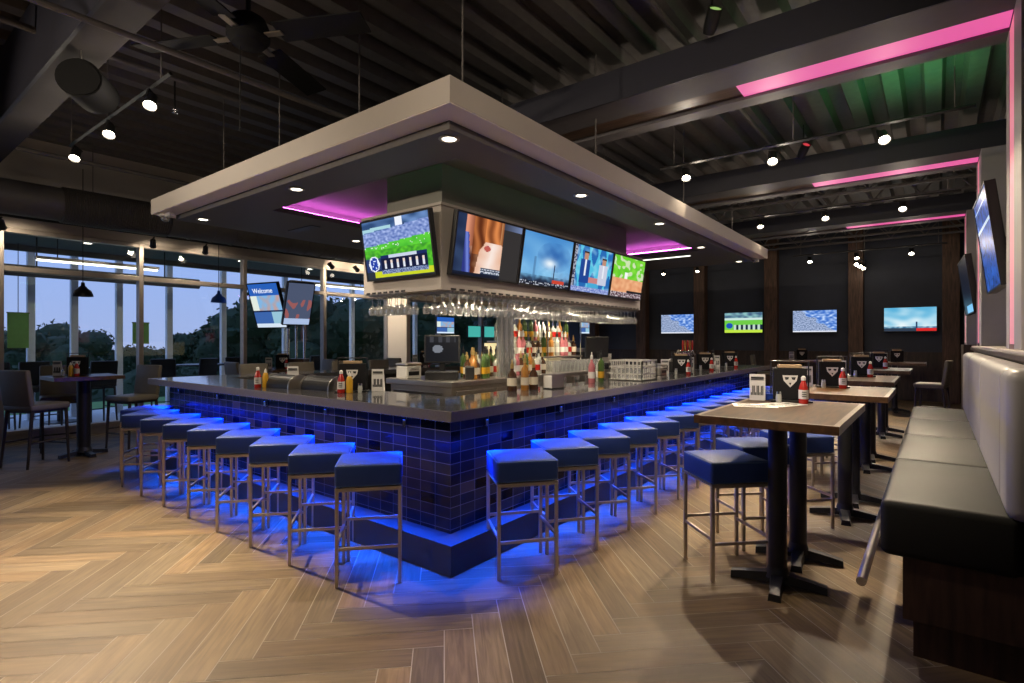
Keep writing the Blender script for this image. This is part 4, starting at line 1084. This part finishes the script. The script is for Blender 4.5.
# barrel speaker
s_ = thing('hanging_speaker', 'black barrel-shaped speaker hanging under the left ceiling beam', 'speaker', (-5.62, 1.42, 3.66), R(-35)); s_.scale = (.78, .78, .78)
arc = [(.21*math.cos(R(a)), .2*math.sin(R(a))) for a in range(0, 360, 15)]
MB().prism(arc, -.24, .22, axis='x').build('cabinet', M['matteblack'], s_, True, 40)
MB().prism([(p[0]*.9, p[1]*.9) for p in arc], .22, .232, axis='x').build('grille', M['matteblack'], s_)
for sx in (-.15, .15): MB().cyl((sx, 0, .19), (sx*1.3, 0, ZC-3.66-.4), .006, n=6).build('hanging_cable', M['steel'], s_)
# second dark speaker under the ducts is not visible; green stage lamps
def stage_lamp(label, loc, m, rz):
    t = thing('stage_lamp', label, 'stage lamp', loc, rz)
    A = Matrix.Rotation(R(50), 4, 'X')
    MB().lathe([(0, -.1), (.05, -.1), (.06, -.02), (.06, .1), (.052, .1), (.05, 0), (0, 0)], (0, 0, 0), 16, A).build('body', M['black'], t, True, 50)
    MB().lathe([(0, .09), (.05, .09), (.05, .085)], (0, 0, 0), 16, A).build('lens', m, t)
    MB().cyl((0, 0, .05), (0, 0, ZC-loc[2]), .008, n=6).build('hanger', M['black'], t)
M['greenlens'] = glow('lit_green_lens', (.30, .55, .12), .8); M['redlens'] = glow('lit_red_lens', (.7, .03, .06), .8)
stage_lamp('green-lensed stage lamp hanging in front of the near pink beam', (-1.5, 4.7, 4.25), M['greenlens'], R(40))
stage_lamp('red-lensed stage lamp hanging before the second pink beam', (-1.49, 8.7, 4.25), M['redlens'], R(40))
# conduits and sprinkler pipes
def pipe(name, label, pts, r=.02, cat='pipe'):
    tag(MB().tube(pts, r, 10).build(name, M['deck'], None, True), label, cat)
pipe('sprinkler_pipe', 'dark ceiling pipe crossing above the three upper left spots', [(-6.35, -2.9, 4.3), (-6.35, 4.5, 4.3), (-6.35, 15, 4.3)], .03)
pipe('sprinkler_pipe', 'thin low ceiling pipe passing under the left beam and over the canopy', [(-4.66, -2.9, 3.76), (-4.66, 9.5, 3.76)], .024)
pipe('conduit', 'dark conduit running over the round duct by the windows', [(-9.1, -2.9, 3.95), (-9.1, 16, 3.95)], .03)
pipe('sprinkler_pipe', 'dark ceiling pipe on the right above the wooden tables', [(-1.9, -2.9, 4.4), (-1.9, 17, 4.4)], .025)
for (x, y, k) in ((-6.35, 2.35, 0),):
    t = thing('sprinkler', 'small hanging sprinkler head under the %s ceiling pipe' % ('thicker', 'thinner')[k], 'sprinkler', (x, y, 4.27 if k == 0 else 4.42))
    MB().cyl((0, 0, 0), (0, 0, -.3), .010, n=8).build('drop_pipe', M['blacksteel'], t); MB().lathe([(0, -.30), (.02, -.30), (.012, -.33), (.03, -.335), (0, -.34)], n=10).build('nozzle', M['chrome'], t)
# small chrome spot ball near the second column
t = thing('wall_speaker', 'small pale round wall speaker beside the second pink column', 'speaker', (.52, 9.7, 3.55))
MB().ball((0, 0, 0), .07, 14).build('body', M['whiteplastic'], t, True); MB().cyl((.02, 0, 0), (.225, .0, .0), .012, n=8).build('arm', M['blacksteel'], t)

# leaning screens and stand added in place of a window reflection
kk = thing('reflection_stand', 'twin-post chrome stand with a dark wooden base for a reflected welcome screen', 'stand', (-9.45, 5.55, 0), R(38))
MB().box(-.2, .2, -.15, .15, 0, 1.2, .01).build('base', M['walnut'], kk)
for sx in (-.15, 0, .15): MB().cyl((sx, .02, 1.2), (sx, .02, 2.3), .02, n=10).build('post', M['chrome'], kk)
MB().box(-.2, .2, .0, .04, 2.0, 2.2, .005).build('reflection_stand_bar', M['blacksteel'], kk)
w1 = television('leaning blue welcome screen standing in for a window reflection beyond the left bar top', (-9.75, 5.15, 2.18), R(12), .80, .86, pic_welcome, R(17), .06, None, 'screen', False, 'reflected_welcome_screen')
text_mesh('Welcome', .13, 'lettering', glow('reflected_white_lettering', (.9, .95, 1.), 1.), w1, (-.02, -.004, .28), (R(90), 0, 0))
television('grey leaning screen for the same window reflection, just right of the welcome screen', (-9.12, 5.42, 2.2), R(86), .52, .8, pic_grey, R(17), .06, None, 'screen', False)

# ------------------------------------------------------------------ outside
structure(MB().box(-15.2, XW-.2, -12, 22, -.15, -.02).build('patio_floor', M['slab']))
b = bmesh.new(); gx, gy = 30, 40; vs = []
for i in range(gx+1):
    row = []
    for j in range(gy+1):
        x = -15.2-i*3.; y = -60+j*5.
        row.append(b.verts.new((x, y, -.1-2.6*min(1, i/9)**1.3+.25*noise.noise(Vector((x*.1, y*.1, 0))) if i else -.1)))
    vs.append(row)
for i in range(gx):
    for j in range(gy): b.faces.new((vs[i][j], vs[i][j+1], vs[i+1][j+1], vs[i+1][j]))
bmesh.ops.recalc_face_normals(b, faces=b.faces[:])
m_ = MB(); m_.b.free(); m_.b = b; structure(m_.build('ground', M['grass'], None, True))
pr_ = thing('patio_roof', 'dark patio roof seen above the window transoms', 'roof', (0, 0, 0))
MB().box(-13.6, XW-.21, -6, 20, 3.34, 3.5).build('roof_deck', M['deck'], pr_)
MB().box(-13.75, -13.6, -6, 20, 3.24, 3.52).build('edge_beam', M['duct'], pr_)
for k, (x, y) in enumerate(((-14., 1.95), (-14., 2.62), (-14, 3.3), (-14, 4.08), (-14, 5.06), (-14, 6.27), (-14, 7.9), (-14, 10.06), (-14, 12.6))):
    t = thing('patio_post', 'pale slim patio post outside the windows, %s from the left' % ORD[k], 'post', (x, y, -.02), 0, 'patio posts')
    if k == 0: pass
    MB().box(-.06, .06, -.06, .06, .012, 3.6, .006).build('shaft', M['postwhite'], t); MB().box(-.1, .1, -.1, .1, 0, .012).build('base_plate', M['postwhite'], t)
t = thing('patio_heater', 'long dark tube heater hanging outside behind the transom', 'heater', (0, 0, 0))
MB().cyl((-12.4, -2, 2.74), (-12.4, 5.05, 2.74), .10, n=16).build('tube', M['duct'], t, True)
for y in (0, 2.4, 4.4): MB().cyl((-12.4, y, 2.8), (-12.4, y, 3.34), .012, n=6).build('hanger', M['blacksteel'], t)
def linear(label, y0, y1, x=-12.0, z=2.92):
    t = thing('linear_light', label, 'light', (0, 0, 0), 0, 'bright linear patio lights')
    MB().box(x-.06, x+.06, y0, y1, z, z+.05, .01).build('housing', M['alum'], t); MB().box(x-.05, x+.05, y0+.02, y1-.02, z-.03, z-.001, .01).build('diffuser', M['tubelight'], t)
    for y in (y0+.3, y1-.3): MB().cyl((x, y, z+.05), (x, y, 3.34), .008, n=6).build('hanger', M['blacksteel'], t)
linear('bright linear patio light seen through the left upper panes', 2.3, 4.15)
linear('bright linear patio light seen through the upper panes behind the bar', 6.9, 9.2)
pd = None
for k, (x, y) in enumerate(((-12.3, 1.35), (-12.3, 3.1), (-12.3, 5.9), (-12.3, 7.6), (-12.3, 9.6))):
    lb = 'small round patio ceiling light outside, %s from the left' % ORD[k]
    if pd is None:
        pd = thing('patio_downlight', lb, 'ceiling light', (x, y, 3.335), 0, 'round patio lights')
        MB().lathe([(.07, 0), (.1, 0), (.1, -.02), (.07, -.015)], n=18).build('trim_ring', M['alum'], pd, True); MB().lathe([(0, -.008), (.07, -.008), (.07, 0)], n=18).build('lens', M['down'], pd)
    else: dup(pd, (x, y, 3.335), None, lb)
# green sheets added outside in place of reflections in the glass
for k, (y, z0, z1, lb) in enumerate(((2.33, 1.40, 2.05, 'tall green sheet standing in for a window reflection at the far left'), (4.30, 1.47, 1.92, 'short green sheet standing in for a reflection beside the first window mullion'))):
    t = thing('reflection_sheet', lb, 'reflection sheet', (-13.4, y, z0)); MB().box(-.012, .012, -.15, .15, 0, z1-z0).build('green_sheet', M['reflection_green'], t)
    MB().cyl((0, 0, z1-z0), (0, 0, 3.34-z0), .006, n=6).build('cord', M['black'], t); MB().cyl((0, -.16, z1-z0), (0, .16, z1-z0), .012, n=8).build('reflection_sheet_rod', M['black'], t)
# outdoor stools/chairs and tables
oc = highback('dark patio chair outside, first from the left', (-12.6, 1.9, -.02), R(-90), 'patio chairs')
for ch in oc.children_recursive:
    if ch.name.split('.')[0] in ('seat', 'backrest'): ch.data.materials[0] = M['black']
for k, (x, y, d) in enumerate(((-12.6, 2.5, -80), (-12.5, 3.3, 100), (-12.9, 4.6, 60), (-12.7, 5.2, 110), (-12.6, 6.0, -100), (-12.8, 8.0, 90))):
    dup(oc, (x, y, -.02), R(d), 'dark patio chair outside, %s from the left' % ORD[k+1])
def patio_table(lb, x, y):
    t = thing('patio_table', lb, 'table', (x, y, -.02), 0, 'patio tables')
    MB().lathe([(0, 1.0), (.5, 1.0), (.5, 1.03), (0, 1.03)], n=28).build('top', M['black'], t); MB().cyl((0, 0, .02), (0, 0, 1.0), .05, n=12).build('post', M['blacksteel'], t)
    MB().lathe([(0, 0), (.3, 0), (.3, .015), (.05, .03), (0, .03)], n=24).build('base', M['blacksteel'], t)
patio_table('round black patio table outside at the left', -13.2, 2.9); patio_table('round black patio table outside behind the left end of the bar', -13.1, 5.4)
# trees
def tree(label, x, y, z, h, wdt, seed):
    r = random.Random(seed); t = thing('tree', label, 'tree', (x, y, z), 0, 'trees beyond the lawn')
    MB().cyl((0, 0, 0), (.1, 0, h*.55), .09*h/3, .04*h/3, 8).build('trunk', M['bark'], t)
    b = bmesh.new(); lobes = [(Vector((0, 0, h*.68)), wdt*.62)]
    for i in range(9):
        a = r.uniform(0, 6.28); q = r.uniform(.25, .75)*wdt
        lobes.append((Vector((q*math.cos(a), q*math.sin(a), h*r.uniform(.42, .92))), wdt*r.uniform(.28, .5)))
    for c, rad in lobes:
        for i in range(230):
            d = Vector((r.gauss(0, 1), r.gauss(0, 1), r.gauss(0, 1))).normalized(); p = c+d*rad*r.uniform(.7, 1.06); p.z = c.z+(p.z-c.z)*.8
            s = r.uniform(.07, .15)*max(1, h/5); u = Vector((r.gauss(0, 1), r.gauss(0, 1), r.gauss(0, 1))).normalized(); v = u.cross(d)
            if v.length < .05: continue
            v.normalize(); b.faces.new([b.verts.new(p-u*s), b.verts.new(p+v*s*.6), b.verts.new(p+u*s), b.verts.new(p-v*s*.6)])
        tt_ = bmesh.new(); bmesh.ops.create_icosphere(tt_, subdivisions=2, radius=rad*.86)
        for vv in tt_.verts: vv.co = vv.co*(1+.18*noise.noise(vv.co*3+Vector((seed, 0, 0)))); vv.co.z *= .8
        bmesh.ops.translate(tt_, verts=tt_.verts[:], vec=c); me = bpy.data.meshes.new('t'); tt_.to_mesh(me); tt_.free(); b.from_mesh(me); bpy.data.meshes.remove(me)
    m2 = MB(); m2.b.free(); m2.b = b; m2.build('crown', M['leaf'], t)
rt = random.Random(21)
tk = 0
def at_uv(u, dist):
    a = (u-512)/544.; yaw = R(37.9); fx, fy = -math.sin(yaw)+a*math.cos(yaw), math.cos(yaw)+a*math.sin(yaw); return fx*dist, fy*dist
for u, dist, vt, wd in ((-40, 34, 338, 3.2), (12, 33, 342, 3.0), (38, 31, 334, 2.6), (62, 30, 333, 2.8), (92, 36, 349, 3.), (112, 38, 356, 3.2), (134, 38, 352, 3.), (158, 40, 357, 3.2), (178, 31, 335, 1.3), (194, 31, 334, 1.4), (205, 40, 352, 3.), (222, 29, 326, 2.6), (240, 30, 318, 2.8), (262, 28, 312, 3.), (285, 29, 308, 3.), (310, 27, 306, 3.2), (335, 27, 304, 3.2), (360, 27, 304, 3.2), (388, 27, 306, 3.2), (420, 28, 306, 3.4), (452, 28, 306, 3.4), (485, 28, 306, 3.4), (520, 29, 306, 3.4), (555, 29, 306, 3.4)):
    x, y = at_uv(u, dist); zb = -2.75; ht = 1.52+(342-vt)/544*dist - zb
    tree('dark tree beyond the lawn, %s in the row counting from the left' % (ORD[tk] if tk < 16 else ORD[tk-16]+' past the sixteenth'), x, y, zb, ht*1.05, wd, tk+3); tk += 1
# hedge bank in front of the trees
b = bmesh.new(); rr_ = random.Random(4)
vs = []
for j in range(90):
    y = -30+j*.9; row = []
    for i in range(9):
        a = i/8*math.pi; row.append(b.verts.new((-27+2.2*math.cos(a)+.7*noise.noise(Vector((y*.9, i, 1))), y, -2.9+3.1*math.sin(a)*(1+.28*noise.noise(Vector((y*.5, i*.6, 5)))))))
    vs.append(row)
for j in range(89):
    for i in range(8): b.faces.new((vs[j][i], vs[j][i+1], vs[j+1][i+1], vs[j+1][i]))
for i in range(9000):
    y = rr_.uniform(-30, 50); a = rr_.uniform(0, 3.1); p = Vector((-27+2.3*math.cos(a), y, -2.9+3.2*math.sin(a)*(1+.28*noise.noise(Vector((y*.5, a/math.pi*8*.6, 5))))))
    s = rr_.uniform(.1, .2); u = Vector((rr_.gauss(0, 1), rr_.gauss(0, 1), rr_.gauss(0, 1))).normalized(); v = Vector((rr_.gauss(0, 1), rr_.gauss(0, 1), rr_.gauss(0, 1))).normalized()
    b.faces.new([b.verts.new(p-u*s), b.verts.new(p+v*s*.6), b.verts.new(p+u*s), b.verts.new(p-v*s*.6)])
bmesh.ops.recalc_face_normals(b, faces=b.faces[:])
m2 = MB(); m2.b.free(); m2.b = b; h_ = m2.build('hedge', M['leaf']); tag(h_, 'dark unclipped hedge bank beyond the lawn in front of the trees', 'hedge', None, 'stuff')

# ------------------------------------------------------------------ light
def area(name, loc, sx, sy, watts, col, rot=(0, 0, 0)):
    L = bpy.data.lights.new(name, 'AREA'); L.shape = 'RECTANGLE'; L.size = sx; L.size_y = sy; L.energy = watts; L.color = col
    o = bpy.data.objects.new(name, L); COL.objects.link(o); o.location = loc; o.rotation_euler = rot; return o
BL = (.003, .062, 1.)
for sp_, wf, wr, tl in ((52, 170, 300, 13), (180, 34, 58, 32)):     # shielded main beam of the strips, and their weaker side spill
    a1 = area('blue_led_lamp', ((BA0+BA1)/2, BC0+.035, .983), BA1-BA0-.12, .02, wf, BL, (R(-tl), 0, 0))
    a2 = area('blue_led_lamp', (BA1-.035, (BC0+BC1)/2, .983), .02, BC1-BC0-.12, wr, BL, (0, R(-tl), 0))
    a1.data.spread = R(sp_); a2.data.spread = R(sp_)
# the canopy downlights
for (x, y), lb in dls: lamp((x, y, 2.955), (x, y, 0), 125, 125, .8, (1, .85, .66), .04)
# unseen lamps added inside the rack to brighten glasses and back bar
for y in (4.1, 5.1, 6.1, 7.1): lamp((BX1-.3, y, 1.985), (BX1-.2, y, 0), 120, 165, .8, (1, .84, .6), .05)
# unseen spots added to light fascia and floor; last pair continues the track rows
for (x, y, tx, ty, tz, w) in ((-6.5, -2.2, -6.0, 2.4, 2.9, 380), (-4.2, -2.2, -4.2, 2.4, 2.9, 380), (-1.9, -2.0, -2.6, 2.5, 2.9, 190), (.1, .2, -2.4, 5.2, 2.9, 300), (-3.0, -2.4, -3.3, .6, 0, 230), (-.9, -2.4, -1.5, .9, 0, 80), (-1.46, 2.7, .3, 4.6, 1.15, 420), (-.41, 2.7, -1.5, 4.4, 0, 150)):
    lamp((x, y, 3.4), (tx, ty, tz), w, 62, .7, (1, .84, .64), .06)
# green uplight on the deck between the first two portals
area('green_uplight', (-.2, 7.4, 4.15), 1.0, 2., 10, (.12, 1., .28), (R(180), 0, 0))

wd = bpy.data.worlds.new('dusk'); SC.world = wd; wd.use_nodes = True; nt = wd.node_tree; bg = nt.nodes['Background']
tc = nt.nodes.new('ShaderNodeTexCoord'); sx = nt.nodes.new('ShaderNodeSeparateXYZ'); nt.links.new(tc.outputs['Generated'], sx.inputs[0])
cr = nt.nodes.new('ShaderNodeValToRGB'); e = cr.color_ramp.elements
e[0].position = 0; e[0].color = (.33, .40, .66, 1); e[1].position = .5; e[1].color = (.20, .32, .66, 1)
q = e.new(.12); q.color = (.29, .40, .74, 1)
nt.links.new(sx.outputs[2], cr.inputs[0]); nt.links.new(cr.outputs[0], bg.inputs[0]); bg.inputs[1].default_value = 1.3

# ------------------------------------------------------------------ camera and colour
cam = bpy.data.cameras.new('camera'); cam.sensor_width = 36; cam.lens = 544/1024*36; cam.clip_start = .05; cam.clip_end = 400
co = bpy.data.objects.new('camera', cam); COL.objects.link(co); co.location = (0, 0, 1.52); co.rotation_euler = (R(90), 0, R(37.9)); SC.camera = co
SC.view_settings.view_transform = 'Standard'; SC.view_settings.look = 'None'; SC.view_settings.exposure = 0; SC.view_settings.gamma = 1; SC.view_settings.use_curve_mapping = False
SC.cycles.use_denoising = True; SC.cycles.max_bounces = 7; SC.cycles.transparent_max_bounces = 12; SC.cycles.sample_clamp_indirect = 4
